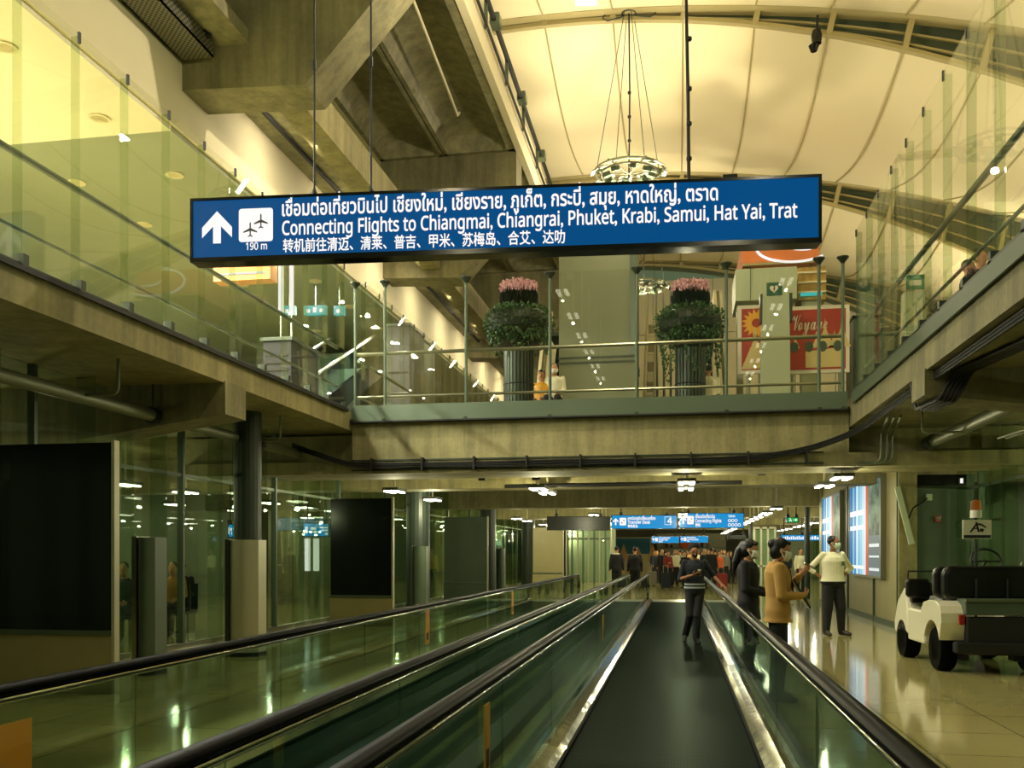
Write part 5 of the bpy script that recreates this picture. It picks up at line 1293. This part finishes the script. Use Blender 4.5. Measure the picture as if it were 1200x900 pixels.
poly(mb, [(w * 0.55, h * 0.45), (w * 0.72, h * 0.45), (w * 0.72, h * 0.25), (w * 0.9, h * 0.5), (w * 0.72, h * 0.75), (w * 0.72, h * 0.55), (w * 0.55, h * 0.55)], -0.0062); obj('symbol', mb, M['white'], t)
for px0, px1, py0, py1, D, lb in ((355, 386, 613, 629, 24, 'blue sign with white marks seen through the left glass facade, by the second black board'), (267, 277, 614, 630, 22, 'narrow blue sign behind the left glass facade, over the pale air outlet')):
    t, w, h = small_sign(px0, px1, py0, py1, D, lb, 'signcyan', None, rods=True)
    mb = MB()
    for q0, q1, z0, z1 in ((0.08, 0.18, 0.25, 0.75), (0.30, 0.5, 0.5, 0.7), (0.42, 0.5, 0.2, 0.45), (0.62, 0.94, 0.62, 0.72), (0.70, 0.94, 0.42, 0.52), (0.84, 0.94, 0.15, 0.28)): poly(mb, [(w * q0, h * z0), (w * q1, h * z0), (w * q1, h * z1), (w * q0, h * z1)], -0.006)
    obj('marks', mb, M['white'], t)
for px0, px1, lb in ((577, 590, 'blue sign over the left panels, left one of two'), (617, 631, 'blue sign over the left panels, right one of two')):
    t, w, h = small_sign(px0, px1, 632.5, 640.5, 42, lb, 'signcyan', None)
    blurred_marks(t, w, h, 3 if px0 < 600 else 4)
# two white lit poster panels behind the facade
for px0, px1, lb in ((357, 362.5, 'tall white lit panel under the blue sign behind the facade, left one'), (367, 373, 'tall white lit panel under the blue sign behind the facade, right one')):
    a, b = at(px0, 669, D=26), at(px1, 631, D=26); t = thing('advert_totem', lb, 'advert totem', (a.x, a.y, 0))
    obj('stand', MB().box(0.02, b.x - a.x - 0.02, 0.02, 0.1, 0, a.z), M['steel'], t); obj('panel', MB().box(0, b.x - a.x, 0, 0.1, a.z, b.z), M['white'], t)
# mural wall and dark kiosk at the far end
a, b = at(715, 645, D=62), at(763, 645, D=62)
t = thing('mural', 'teal and sand coloured mural at the far end behind the two walkers in black', 'mural', (a.x, a.y, 0))
obj('board', MB().box(0, b.x - a.x, 0, 0.1, 0, 2.6), mat('mural_sand', (190, 176, 120), 0.6), t)
obj('sky_field', MB().box(0.05, b.x - a.x - 0.05, -0.01, 0, 1.5, 2.55), mat('mural_teal', (30, 96, 110), 0.6), t)
mb = MB()
for k in range(3): poly(mb, [(0.5 + 0.95 * k, 1.0), (1.3 + 0.95 * k, 1.0), (0.9 + 0.95 * k, 2.2 - 0.2 * (k % 2))], -0.02)
obj('peaks', mb, mat('mural_peaks', (196, 150, 90), 0.6), t)
a, b = at(770, 645, D=64), at(850, 645, D=64)
t = thing('shop', 'busy shop with shelves and a round orange disc behind the far crowd', 'shop', (a.x, a.y, 0)); w = b.x - a.x
obj('back_wall', MB().box(0, w, 0, 0.2, 0, 2.9), M['olivebase'], t)
for k in range(5): obj('shelf', MB().box(0.05, w - 0.05, -0.3, 0, 0.4 + 0.5 * k, 0.44 + 0.5 * k), M['darksteel'], t)
for i in range(24):
    k = i % 4; x = 0.2 + (w - 0.5) * random.random()
    obj('goods', MB().box(x, x + 0.18 + 0.1 * random.random(), -0.28, -0.05, 0.44 + 0.5 * k, 0.62 + 0.5 * k + 0.2 * random.random()), M[random.choice(['redc', 'maskw', 'navy', 'greyc', 'orangec', 'blackmatte'])], t)
obj('disc', MB().lathe([(0, -0.01), (0.42, -0.01), (0.42, 0.01), (0, 0.01)], (w * 0.42, -0.32, 2.3), 24, 'y'), M['orangec'], t)
# ------------------------------------------------------------------ upper level: planters
def foliage(mb, n, where, ln, wd, up=0.3, rnd=random):
    for _ in range(n):
        p, out = where()
        d = (Vector(out) + Vector((rnd.uniform(-1, 1), rnd.uniform(-1, 1), rnd.uniform(-0.6, 1) + up)) * 0.7).normalized()
        s = d.cross(Vector((rnd.uniform(-1, 1), rnd.uniform(-1, 1), rnd.uniform(-1, 1)))).normalized(); l = ln * rnd.uniform(0.6, 1.2); w = wd * rnd.uniform(0.7, 1.2)
        p = Vector(p); q = p + d * l; m_ = p + d * l * 0.5 + Vector((0, 0, 0.012))
        mb.add([p, m_ + s * w, q, m_ - s * w], [(0, 1, 2), (0, 2, 3)])
    return mb
def planter(px, D, label, trail):
    b = at(px, 465, D=D); t = thing('planter', label, 'planter', (b.x, b.y, ZU), 0, 'flower planters')
    k = D / F                                           # metres per photograph pixel at that depth
    z = lambda py: (650 - py) * k + EYE - ZU
    zb, zr0, zr1, zd, zt = z(408), z(397), z(362), z(363), z(332)
    # slatted drum stand
    obj('stand_core', MB().lathe([(0, 0), (14 * k, 0), (14 * k, zb), (0, zb)], n=20), M['blackmatte'], t)
    sl_ = MB()
    for q in range(26):
        a = 2 * PI * q / 26; sl_.obox((17 * k * math.cos(a), 17 * k * math.sin(a), zb / 2), (0.02, 0.05, zb), Matrix.Rotation(a, 3, 'Z'))
    obj('stand_slats', sl_, M['darksteel'], t)
    obj('stand_rings', MB().torus((0, 0, 0.04), 17.5 * k, 0.025, 28, 6).torus((0, 0, zb * 0.5), 17.5 * k, 0.015, 28, 6).torus((0, 0, zb), 18 * k, 0.03, 28, 6), M['blackmatte'], t)
    obj('dish', MB().lathe([(0, zb), (20 * k, zb), (26 * k, zb + 0.05), (9 * k, zb + 0.12), (5 * k, zr0), (12 * k, zr0 + 0.1), (22 * k, zr1 - 0.1), (0, zr1 - 0.1)], n=28), M['blackmatte'], t, smooth=True)
    R_ = 23 * k; r_ = 0.5 * (zr1 - zr0)
    def ringpt():
        a = random.uniform(0, 2 * PI); e = random.uniform(0, 2 * PI); o = Vector((math.cos(a), math.sin(a), 0)); nn = o * math.cos(e) + Vector((0, 0, math.sin(e)))
        return o * R_ + Vector((0, 0, (zr0 + zr1) / 2)) + nn * r_ * random.uniform(0.75, 1.0) * (1 if math.sin(e) > -0.2 else 1.05), nn
    mb = foliage(MB(), 2600, ringpt, 0.075, 0.022, -0.2)
    def hang():
        a = random.uniform(0, 2 * PI); o = Vector((math.cos(a), math.sin(a), 0)); s = random.random()
        return o * (R_ + r_ * 0.8 - 0.1 * s) + Vector((0, 0, zr0 + 0.12 - (0.42 if not trail else 0.9) * s * abs(math.cos(a * 2.5)) ** 0.6)), Vector((0, 0, -1)) + o * 0.4
    foliage(mb, 800, hang, 0.075, 0.02, -0.6)
    if trail:
        def fall():
            a = random.uniform(-PI, 0.2); o = Vector((math.cos(a), math.sin(a), 0)); s = random.random()
            return o * (R_ - 0.1 - 0.25 * s) + Vector((0, 0, zr0 + 0.1 - 0.95 * s)), Vector((0, 0, -1)) + o * 0.3
        foliage(mb, 1500, fall, 0.08, 0.022, -0.8)
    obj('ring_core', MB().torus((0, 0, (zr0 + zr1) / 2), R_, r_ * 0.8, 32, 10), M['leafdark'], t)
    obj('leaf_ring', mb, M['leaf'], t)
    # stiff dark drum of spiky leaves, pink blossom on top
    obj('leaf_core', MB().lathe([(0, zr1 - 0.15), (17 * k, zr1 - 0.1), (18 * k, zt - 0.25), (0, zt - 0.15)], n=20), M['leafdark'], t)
    mb = MB()
    for _ in range(420):
        a = random.uniform(0, 2 * PI); o = Vector((math.cos(a), math.sin(a), 0)); s = Vector((-o.y, o.x, 0))
        p = o * random.uniform(13, 18) * k + Vector((0, 0, random.uniform(zd - 0.05, zt - 0.42))); l = random.uniform(0.2, 0.36)
        q = p + o * 0.07 + Vector((0, 0, l)) + s * random.uniform(-0.09, 0.09); mm = p.lerp(q, 0.5) + o * 0.05
        mb.add([p - s * 0.008, p + s * 0.008, mm + s * 0.018, q, mm - s * 0.018], [(0, 1, 2, 3, 4)])
    obj('spiky_leaves', mb, M['leafdark'], t)
    def top():
        a = random.uniform(0, 2 * PI); r = 21 * k * math.sqrt(random.random())
        return Vector((r * math.cos(a), r * math.sin(a), zt - 0.24 + random.uniform(0, 0.22))), Vector((math.cos(a) * 0.5, math.sin(a) * 0.5, 0.8))
    obj('blossoms', foliage(MB(), 1500, top, 0.07, 0.022, 0.2), M['pink'], t)
    return t
planter(608, 18.4, 'tall black planter with pink blossoms and a leafy ring, left of the grey shaft', False)
planter(809, 18.4, 'tall black planter with pink blossoms and trailing greenery, right of the grey shaft', True)

# ------------------------------------------------------------------ upper level: stairs, leaning panels, escalators
def stair(px0, px1, py0, py1, Y, n, label):
    a, b = at(px0, py0, Y=Y), at(px1, py0, Y=Y); zt = at(px0, py1, Y=Y + n * 0.3).z
    t = thing('staircase', label, 'stairs', (a.x, Y, ZU)); w = b.x - a.x; rise = (zt - ZU) / n
    for k in range(n): obj('step', MB().box(0, w, 0.3 * k, 0.3 * k + 0.34, rise * k, rise * (k + 1) - 0.04).box(0, w, 0.3 * k - 0.03, 0.3 * k + 0.03, rise * (k + 1) - 0.06, rise * (k + 1)), M['olivebase'] if k % 2 else M['cream'], t)
    for x in (0, w): obj('stringer', MB().prism([(0, 0), (0, 0.4), (0.3 * n, zt - ZU + 0.4), (0.3 * n, zt - ZU)], 'x', x - 0.03, x + 0.03), M['cream'], t)
    for x in (0, w): obj('handrail', MB().tube([(x, 0, 1.0), (x, 0.3 * n, zt - ZU + 1.0)], 0.03, 8), M['steel'], t)
    return t
stair(754, 766, 460, 384, 23.5, 12, 'narrow pale staircase rising right of the grey shaft')
def lean(px0, py0, px1, py1, wpx, Y, label):
    a, b = at(px0, py0, Y=Y), at(px1, py1, Y=Y); a.z = ZU
    t = thing('leaning_panel', label, 'panel', (a.x, Y, ZU)); w = wpx * Y / F; d = b - a
    for k, m in enumerate(('cream', 'concrete_light', 'cream')):
        obj('panel_strip', MB().prism([(w * k / 3, 0), (w * (k + 0.9) / 3, 0), (d.x + w * (k + 0.9) / 3, d.z), (d.x + w * k / 3, d.z)], 'y', 0.06 * k, 1.0), M[m], t)
    return t
lean(622, 462, 634, 398, 12, 21.0, 'pale leaning escalator flank behind the left planter')
lean(848, 462, 836, 340, 10, 21.5, 'pale leaning escalator flank behind the right planter')
t = thing('escalator_wall', 'black escalator side standing left of the grey shaft', 'escalator', (at(640, 460, Y=22.5).x, 22.5, ZU)); x1 = at(657, 460, Y=22.5).x - t.location.x
obj('side_wall', MB().box(0, x1, 0, 3.0, 0, 2.7), M['black'], t); obj('top_rail', MB().box(-0.03, x1, -0.05, 3.0, 2.7, 2.78), M['darksteel'], t)
for i, x in enumerate((0.1, 0.35)): obj('post', MB().box(x, x + 0.06, 0, 0.06, 2.78, 3.3), M['cream'], t)
t = thing('escalator_wall', 'black escalator side behind the right planter', 'escalator', (at(806, 460, Y=21.8).x, 21.8, ZU)); x1 = at(838, 460, Y=21.8).x - t.location.x
obj('side_wall', MB().prism([(0, 0), (x1, 0), (x1 - 0.1, 2.35), (0.3, 2.35)], 'y', 0, 3), M['black'], t); obj('top_rail', MB().box(0.25, x1, -0.05, 3.0, 2.35, 2.42), M['darksteel'], t)
for i, (px_, py_) in enumerate(((770, 335), (778, 333), (786, 338))):
    a = at(px_, py_, Y=24); t = thing('mast', ['left', 'middle', 'right'][i] + ' of three thin pale masts over the right planter', 'mast', (a.x, 24, ZU), 0, 'thin masts')
    obj('pole', MB().tube([(0, 0, 0), (0, 0, a.z - ZU)], 0.03, 8), M['steel'], t); obj('finial', MB().ell((0, 0, a.z - ZU), (0.05, 0.05, 0.07)), M['darksteel'], t)
# escalators in the left gallery behind the glass
def escalator(px, D, label, L=4.6):
    a = at(px, 455, D=D); t = thing('escalator', label, 'escalator', (a.x, a.y, ZU), 0.0, 'left gallery escalators')
    up = 2.1
    for s in (-0.55, 0.55):
        obj('truss_side', MB().prism([(0, 0), (0.9, 0), (0.9 + L, up), (0.9 + L, up + 0.5), (0.6, 0.45), (0, 0.35)], 'x', s - 0.05, s + 0.05), M['black'], t)
        path = [(s, -0.15, 0.55), (s, -0.3, 0.75), (s, -0.15, 1.0), (s, 0.6, 1.05)] + [(s, 0.9 + L, up + 1.15)]
        obj('handrail', MB().tube(arc_join(path, 0.12), 0.04, 8), M['steel'], t, smooth=True)
        obj('balustrade', MB().prism([(0, 0.4), (-0.2, 0.75), (0, 1.0), (0.6, 1.03), (0.9 + L, up + 1.1), (0.9 + L, up + 0.5), (0.6, 0.45)], 'x', s - 0.01, s + 0.01), M['glassw'], t)
    for k in range(10): obj('step', MB().box(-0.5, 0.5, 0.4 + 0.45 * k, 0.85 + 0.45 * k, 0.05 + 0.2 * k, 0.24 + 0.2 * k), M['darksteel'], t)
    return t
escalator(428, 26.5, 'right escalator in the left gallery, behind the bridge corner')
escalator(320, 19.0, 'left escalator in the left gallery, behind the tall glass screen')
# shop counters, partitions and signs in the left gallery
for px0, px1, py0, py1, D, m, lb in ((308, 344, 396, 470, 15.6, 'blackmatte', 'black shop counter behind the left glass screen, nearest'), (352, 408, 416, 470, 25.0, 'darkgreen', 'dark slatted partition behind the left glass screen, in the middle'), (452, 482, 380, 470, 22, 'blackmatte', 'tall black box behind the bridge railing at its left end'), (484, 496, 396, 470, 24, 'darkgreen', 'dark green box right of the tall black box')):
    a, b = at(px0, py1, D=D), at(px1, py0, D=D)
    t = thing('shop_unit', lb, 'shop unit', (a.x, a.y, ZU)); w = b.x - a.x; h = b.z - ZU
    obj('carcass', MB().box(0, w, 0, 1.2, 0.08, h - 0.06), M[m], t, bevel=0.01); obj('top', MB().box(-0.03, w + 0.03, -0.04, 1.24, h - 0.06, h), M['darksteel'], t); obj('plinth', MB().box(0.05, w - 0.05, 0.05, 1.15, 0, 0.08), M['blackmatte'], t)
    for k in range(5): obj('front_slat', MB().box(0.05, w - 0.05, -0.02, 0.0, 0.2 + (h - 0.4) * k / 5, 0.23 + (h - 0.4) * k / 5), M['greensteel'] if m != 'blackmatte' else M['black'], t)
for px0, px1, lb in ((356, 383, 'teal glowing sign behind the left glass screen, longest'), (391, 403, 'teal glowing sign behind the left glass screen, right of the long one'), (331, 346, 'teal glowing sign behind the left glass screen, left of the long one')):
    a, b = at(px0, 369, D=19.2), at(px1, 358.5, D=19.2)
    t = thing('lit_sign', lb, 'sign', (a.x, a.y, a.z)); w = b.x - a.x; h = b.z - a.z
    obj('box', MB().box(0, w, 0, 0.12, 0, h), M['teal'], t); mb = MB()
    for k in range(max(1, int(w / 0.14))): poly(mb, [(0.06 + 0.14 * k, h * 0.2), (0.14 + 0.14 * k, h * 0.2), (0.14 + 0.14 * k, h * (0.6 + 0.2 * (k % 2))), (0.06 + 0.14 * k, h * (0.6 + 0.2 * (k % 2)))], -0.005)
    obj('marks', mb, M['white'], t)
    obj('hanger', MB().tube([(w / 2, 0.06, h), (w / 2, 0.06, 7.05 - a.z)], 0.015, 6), M['steel'], t)
for px0, px1, lb in ((326, 331, 'tall white light tube behind the left glass screen, left one'), (339, 343, 'tall white light tube behind the left glass screen, right one')):
    a, b = at(px0, 366, D=17.2), at(px1, 306, D=17.2)
    t = thing('light_tube', lb, 'lamp', (a.x, a.y, a.z)); w = b.x - a.x
    obj('tube', MB().box(0, w, 0, w, 0, b.z - a.z), M['white'], t); obj('end_cap', MB().box(-0.01, w + 0.01, -0.01, w + 0.01, -0.05, 0), M['steel'], t); obj('stand', MB().tube([(w / 2, w / 2, ZU - a.z), (w / 2, w / 2, -0.05)], 0.02, 6), M['steel'], t)
a, b = at(250, 330, D=17), at(322, 306, D=17)
t = thing('shop_fascia', 'brown-orange lit shop fascia behind the left glass screen under the big sign', 'shop fascia', (a.x, a.y, a.z))
obj('panel', MB().box(0, b.x - a.x, 0, 0.3, 0, b.z - a.z + 0.15), mat('fascia_orange', (196, 140, 74), 0.5), t); obj('light_line', MB().box(0.1, b.x - a.x - 0.1, -0.03, 0, 0.1, 0.13), M['white'], t)

# ------------------------------------------------------------------ upper level right: signpost pillar, posters, shop
a, b = at(894, 460, Y=20.0), at(926, 344, Y=20.0)
t = thing('pillar', 'pale grey-green freestanding pillar carrying the green heart sign', 'pillar', (a.x, 20.0, ZU)); w = b.x - a.x; ph_ = b.z - ZU
obj('shaft', MB().prism([(-0.04, 0), (w + 0.02, 0), (w - 0.02, ph_), (0.0, ph_)], 'y', 0, 0.4), M['palegreen'], t)
obj('dark_edge', MB().box(-0.05, -0.0, 0.05, 0.3, ph_ - 0.55, ph_ + 0.03).box(w - 0.02, w + 0.05, 0.05, 0.3, ph_ - 0.55, ph_ + 0.03), M['darksteel'], t)
obj('cap', MB().box(0.15, w - 0.15, 0.1, 0.3, ph_, ph_ + 0.06), M['darksteel'], t)
a, b = at(898.5, 346, Y=19.95), at(917, 330, Y=19.95)
t = thing('heart_sign', 'dark green sign with a white heart and lightning bolt above the pale pillar', 'sign', (a.x, 19.98, a.z)); w = b.x - a.x; h = b.z - a.z
obj('plate', MB().box(0, w, 0, 0.05, 0, h), mat('sign_green', (16, 88, 62), 0.5), t)
hp_ = []
for k in range(40):
    q = 2 * PI * k / 40; hp_.append((w * 0.47 + w * 0.017 * 16 * math.sin(q) ** 3, h * 0.50 + h * 0.021 * (13 * math.cos(q) - 5 * math.cos(2 * q) - 2 * math.cos(3 * q) - math.cos(4 * q))))
ho_ = obj('heart', poly(MB(), hp_, -0.004), M['maskw'], t)
obj('bolt', poly(MB(), [(w * 0.50, h * 0.68), (w * 0.40, h * 0.45), (w * 0.47, h * 0.46), (w * 0.43, h * 0.26), (w * 0.56, h * 0.52), (w * 0.49, h * 0.51), (w * 0.55, h * 0.68)], -0.008), M['signink'], ho_)
mb = MB(); poly(mb, [(w * 0.82, h * 0.72), (w * 0.87, h * 0.72), (w * 0.87, h * 0.95), (w * 0.82, h * 0.95)], -0.004); poly(mb, [(w * 0.73, h * 0.81), (w * 0.96, h * 0.81), (w * 0.96, h * 0.86), (w * 0.73, h * 0.86)], -0.0042); obj('cross', mb, M['maskw'], t)
# wall panel and shop behind
a, b = at(862, 353, Y=22.5), at(934, 312, Y=22.5)
t = thing('shop_header', 'pale grey-green header panel behind the heart sign', 'panel', (a.x, 22.5, a.z)); w = b.x - a.x
obj('panel', MB().box(0, w, 0, 1.5, 0, b.z - a.z), M['palegreen'], t); obj('joint', MB().box(w * 0.24, w * 0.25, -0.01, 0, 0, b.z - a.z), M['darkgreen'], t)
obj('leg', MB().box(0.05, 0.2, 0.3, 0.6, ZU - a.z, 0), M['steel'], t); obj('leg', MB().box(w - 0.2, w - 0.05, 0.3, 0.6, ZU - a.z, 0), M['steel'], t)
M['posterred'] = mat('poster_red', (166, 52, 34), 0.5, var=0.06)
def red_poster(px0, px1, label, kind):
    a, b = at(px0, 434, Y=21.3), at(px1, 361, Y=21.3)
    t = thing('poster', label, 'poster', (a.x, 21.3, a.z)); w = b.x - a.x; h = b.z - a.z
    obj('frame', MB().box(-0.08, w + 0.08, 0.0, 0.08, -0.08, h + 0.08), M['maskw'], t)
    obj('print', MB().box(0, w, -0.01, 0, 0, h), M['posterred'], t)
    for x in (0.1, w - 0.15): obj('foot', MB().box(x, x + 0.06, 0.01, 0.07, ZU - a.z, -0.08), M['steel'], t)
    gold = mat('poster_gold', (232, 170, 50), 0.5); sand = mat('poster_sand', (206, 190, 132), 0.5)
    def temple(mb, cx, z0, s):
        for k in range(6):
            r = s * (0.5 - 0.075 * k); poly(mb, [(cx - r, z0 + s * 0.16 * k), (cx + r, z0 + s * 0.16 * k), (cx + r * 0.8, z0 + s * 0.16 * (k + 1)), (cx - r * 0.8, z0 + s * 0.16 * (k + 1))], -0.013 - 0.0005 * k)
        poly(mb, [(cx - s * 0.07, z0 + s * 0.96), (cx + s * 0.07, z0 + s * 0.96), (cx, z0 + s * 1.6)], -0.0165)
    if kind == 'sun':
        mb = MB(); cx, cz, r = w * 0.62, h * 0.76, 0.22
        pts = []
        for k in range(32): rr = r * (1.5 if k % 2 else 1.0); pts.append((cx + rr * math.cos(2 * PI * k / 32), cz + rr * math.sin(2 * PI * k / 32)))
        poly(mb, pts, -0.014); so_ = obj('sun_flower', mb, gold, t)
        obj('sun_centre', poly(MB(), [(cx + r * 0.45 * math.cos(2 * PI * k / 18), cz + r * 0.45 * math.sin(2 * PI * k / 18)) for k in range(18)], -0.016), M['posterred'], so_)
        mb = MB(); temple(mb, w * 0.6, h * 0.2, 0.42); temple(mb, w * 0.55, 0.02, 0.6); obj('temple', mb, sand, t)
    else:
        mb = MB(); text(mb, script('Voyage'), w * 0.06, h * 0.66, height=0.55, width=w * 0.62, y=-0.014, weight=0.0)
        obj('script_lettering', mb, M['maskw'], t)
        mb = MB()
        for q, s in ((0.12, 0.25), (0.52, 0.36), (0.64, 0.5), (0.8, 0.3), (0.93, 0.5)): temple(mb, w * q, h * 0.36, s * 0.8)
        poly(mb, [(w * 0.3, 0.04), (w * 0.98, 0.04), (w * 0.98, h * 0.36), (w * 0.3, h * 0.3)], -0.013); obj('temple', mb, sand, t)
        mb = MB()
        for q in (0.1, 0.36, 0.6, 0.86): mb.ell((w * q, -0.014, h * 0.38), (0.09, 0.003, 0.12))
        obj('ornament', mb, M['darkgreen'], t)
red_poster(869, 897, 'narrow red poster with a yellow sun flower, left of the pale pillar', 'sun')
red_poster(924, 991, 'wide red poster lettered Voyage, right of the pale pillar', 'v')
# brown canopy with a white ring of light over the shop
a = at(915, 298, Y=24.5)
t = thing('shop_canopy', 'orange-brown shop canopy with a curved white light line under the sign', 'canopy', (a.x, 24.5, a.z))
cw = at(960, 298, Y=24.5).x - a.x
obj('panel', MB().box(-cw, cw, 0, 3.2, -0.22, 0.5), mat('canopy_brown', (196, 112, 58), 0.45, var=0.12, scale=2), t)
obj('light_ring', MB().torus((0.35, -0.03, 0.18), 0.95, 0.035, 40, 6, 'y', 0.6 * PI, 1.75 * PI, 1.0, 0.42).torus((0.6, -0.03, 0.22), 0.45, 0.03, 24, 6, 'y', PI, 1.6 * PI, 1.0, 0.3), M['white'], t)
obj('edge_trim', MB().box(-cw, cw, -0.04, 0, -0.26, -0.2), M['olivebase'], t)
for x in (-cw + 0.1, cw - 0.2): obj('leg', MB().box(x, x + 0.1, 0.2, 0.3, ZU - a.z, -0.22), M['steel'], t)
a, b = at(935, 352, Y=23.2), at(968, 312, Y=23.2)
t = thing('shop_window', 'amber lit shop window with shelves right of the header panel', 'shop window', (a.x, 23.2, a.z)); w = b.x - a.x; h = b.z - a.z
obj('back', MB().box(0, w, 0, 0.6, 0, h), mat('shop_amber', (170, 140, 70), 0.5, var=0.3, scale=6), t)
for k in range(3): obj('shelf', MB().box(0, w, -0.06, 0, h * (0.2 + 0.3 * k), h * (0.2 + 0.3 * k) + 0.04), M['cream'], t)
obj('lit_strip', MB().box(0.05, w - 0.1, -0.08, -0.06, h * 0.1, h * 0.2), M['teal'], t); obj('stand', MB().box(0.1, w - 0.1, 0.1, 0.5, ZU - a.z, 0), M['palegreen'], t)
# panel wall and second green sign at the right gallery
a, b = at(1060, 420, D=17.5), at(1083, 342, D=17.5)
t = thing('pillar', 'pale pillar behind the right glass screen with a small green sign', 'pillar', (a.x, a.y, ZU)); w = b.x - a.x
obj('shaft', MB().box(0, w, 0, 0.3, 0, b.z - ZU), M['palegreen'], t)
gs = obj('green_sign', MB().box(0.02, w - 0.02, -0.04, 0.0, b.z - ZU + 0.03, b.z - ZU + 0.3), mat('sign_green_pale', (40, 120, 80), 0.5), t)
obj('sign_mark', poly(MB(), [(w * 0.2, b.z - ZU + 0.1), (w * 0.8, b.z - ZU + 0.1), (w * 0.8, b.z - ZU + 0.2), (w * 0.2, b.z - ZU + 0.2)], -0.045), M['maskw'], gs)
for px0, px1, py1, D, lb in ((1000, 1030, 370, 22, 'dark counter behind the posters at the right upper gallery'), (1034, 1054, 384, 21, 'low dark counter right of the first counter at the right upper gallery')):
    a, b = at(px0, 460, D=D), at(px1, py1, D=D); t = thing('counter', lb, 'counter', (a.x, a.y, ZU)); w = b.x - a.x; h = b.z - ZU
    obj('body', MB().box(0, w, 0, 1, 0, h - 0.06), M['darkgreen'], t, bevel=0.02); obj('top', MB().box(-0.03, w + 0.03, -0.03, 1.03, h - 0.06, h), M['black'], t); obj('kick', MB().box(0, w, -0.01, 0, 0, 0.1), M['steel'], t)
# benches with waiting people behind the left facade
for i, (px_, D, top, lb) in enumerate(((203, 17, 'tan', 'person in a pale jacket seated behind the left glass facade'), (213, 17.6, 'shirtb', 'person in black seated behind the left glass facade beside the pale jacket'), (146, 16, 'shirtb', 'person in dark clothes seated behind the facade by the edge of the black board'))):
    p = at(px_, 690, D=D); person(lb, (p.x, p.y, 0.0), 0.2, SIT, h=1.78, voxel=0.02, top=top)
    t = thing('seat', 'black waiting seat under the ' + lb.split(' seated')[0], 'seat', (p.x, p.y, 0), 0.2)
    obj('pan', MB().box(-0.25, 0.25, -0.4, 0.15, 0.36, 0.41), M['blackmatte'], t, bevel=0.01); obj('back', MB().box(-0.25, 0.25, 0.16, 0.2, 0.41, 0.9), M['blackmatte'], t, bevel=0.01)
    for sx in (-1, 1): obj('leg', MB().box(sx * 0.2 - 0.02, sx * 0.2 + 0.02, -0.3, 0.1, 0, 0.36), M['steel'], t)
for px_, D, lb, top in ((532, 33, 'person in white behind the left facade, beside the second column', 'shirtw'), (506, 34, 'person in tan behind the left facade, by the second air outlet', 'tan')):
    p = at(px_, 690, D=D); person(lb, (p.x, p.y, 0), 0.5, {}, h=1.7, voxel=0.025, top=top)
# white framed kiosk and people in the open corridor on the right
a, b = at(884, 690, D=42), at(908, 598, D=42)
t = thing('kiosk', 'white framed glass kiosk behind the heads of the two women', 'kiosk', (a.x, a.y, 0)); w = b.x - a.x
for x in (0, w * 0.33, w * 0.66, w): obj('frame_post', MB().box(x - 0.04, x + 0.04, 0, 0.08, 0, 2.7), M['maskw'], t)
for z in (0.9, 2.62): obj('frame_rail', MB().box(0, w, 0, 0.08, z, z + 0.08), M['maskw'], t)
obj('pane', MB().box(0, w, 0.03, 0.05, 0.1, 2.62), M['glassf'], t); obj('back_board', MB().box(0, w, 0.6, 0.65, 0.0, 2.6), M['palegreen'], t)
for px_, D, top, rz, lb in ((938, 36, 'shirtw', 0.4, 'person in white far behind the folder of the woman in tan'), (921, 40, 'navy', -0.5, 'person in navy far behind the shoulder of the woman in tan')):
    p = at(px_, 690, D=D); person(lb, (p.x, p.y, 0), rz, {}, h=1.68, voxel=0.025, top=top)
# more of the far crowd, with raised voices and luggage between them
more = [(767, 50, 0, 'teal', 'navy', 0.3, 1.66), (774, 52, 2, 'white', 'shirtw', 1.2, 1.7), (781, 47, 1, 'grey', 'greyc', -0.4, 1.58), (794, 51, 0, 'black', 'shirtb', 0.0, 1.72), (800, 52, 1, 'orange', 'orangec', 0.2, 1.6), (806, 50, 2, 'white', 'shirtw', -1.0, 1.7),
        (822, 52, 1, 'dark red', 'redc', 0.6, 1.63), (830, 50, 0, 'tan', 'tan', 0.1, 1.7), (838, 49, 2, 'navy', 'navy', PI, 1.72), (845, 51, 0, 'white', 'shirtw', 0.3, 1.69), (853, 50, 1, 'grey', 'greyc', -0.5, 1.6)]
for i, (px_, D, bi, cn, top, rz, hh) in enumerate(more):
    p = at(px_, 680, D=D)
    o = dup(base[bi], (p.x, p.y, 0), rz, 'person in %s in the rear rank of the far crowd, %s from left' % (cn, 'first second third fourth fifth sixth seventh eighth ninth tenth eleventh'.split()[i]), 'far crowd', hh / 1.7)
    for ch in o.children:
        if ch.name.startswith(('shirt', 'jacket')): ch.material_slots[0].link = 'OBJECT'; ch.material_slots[0].material = M[top]
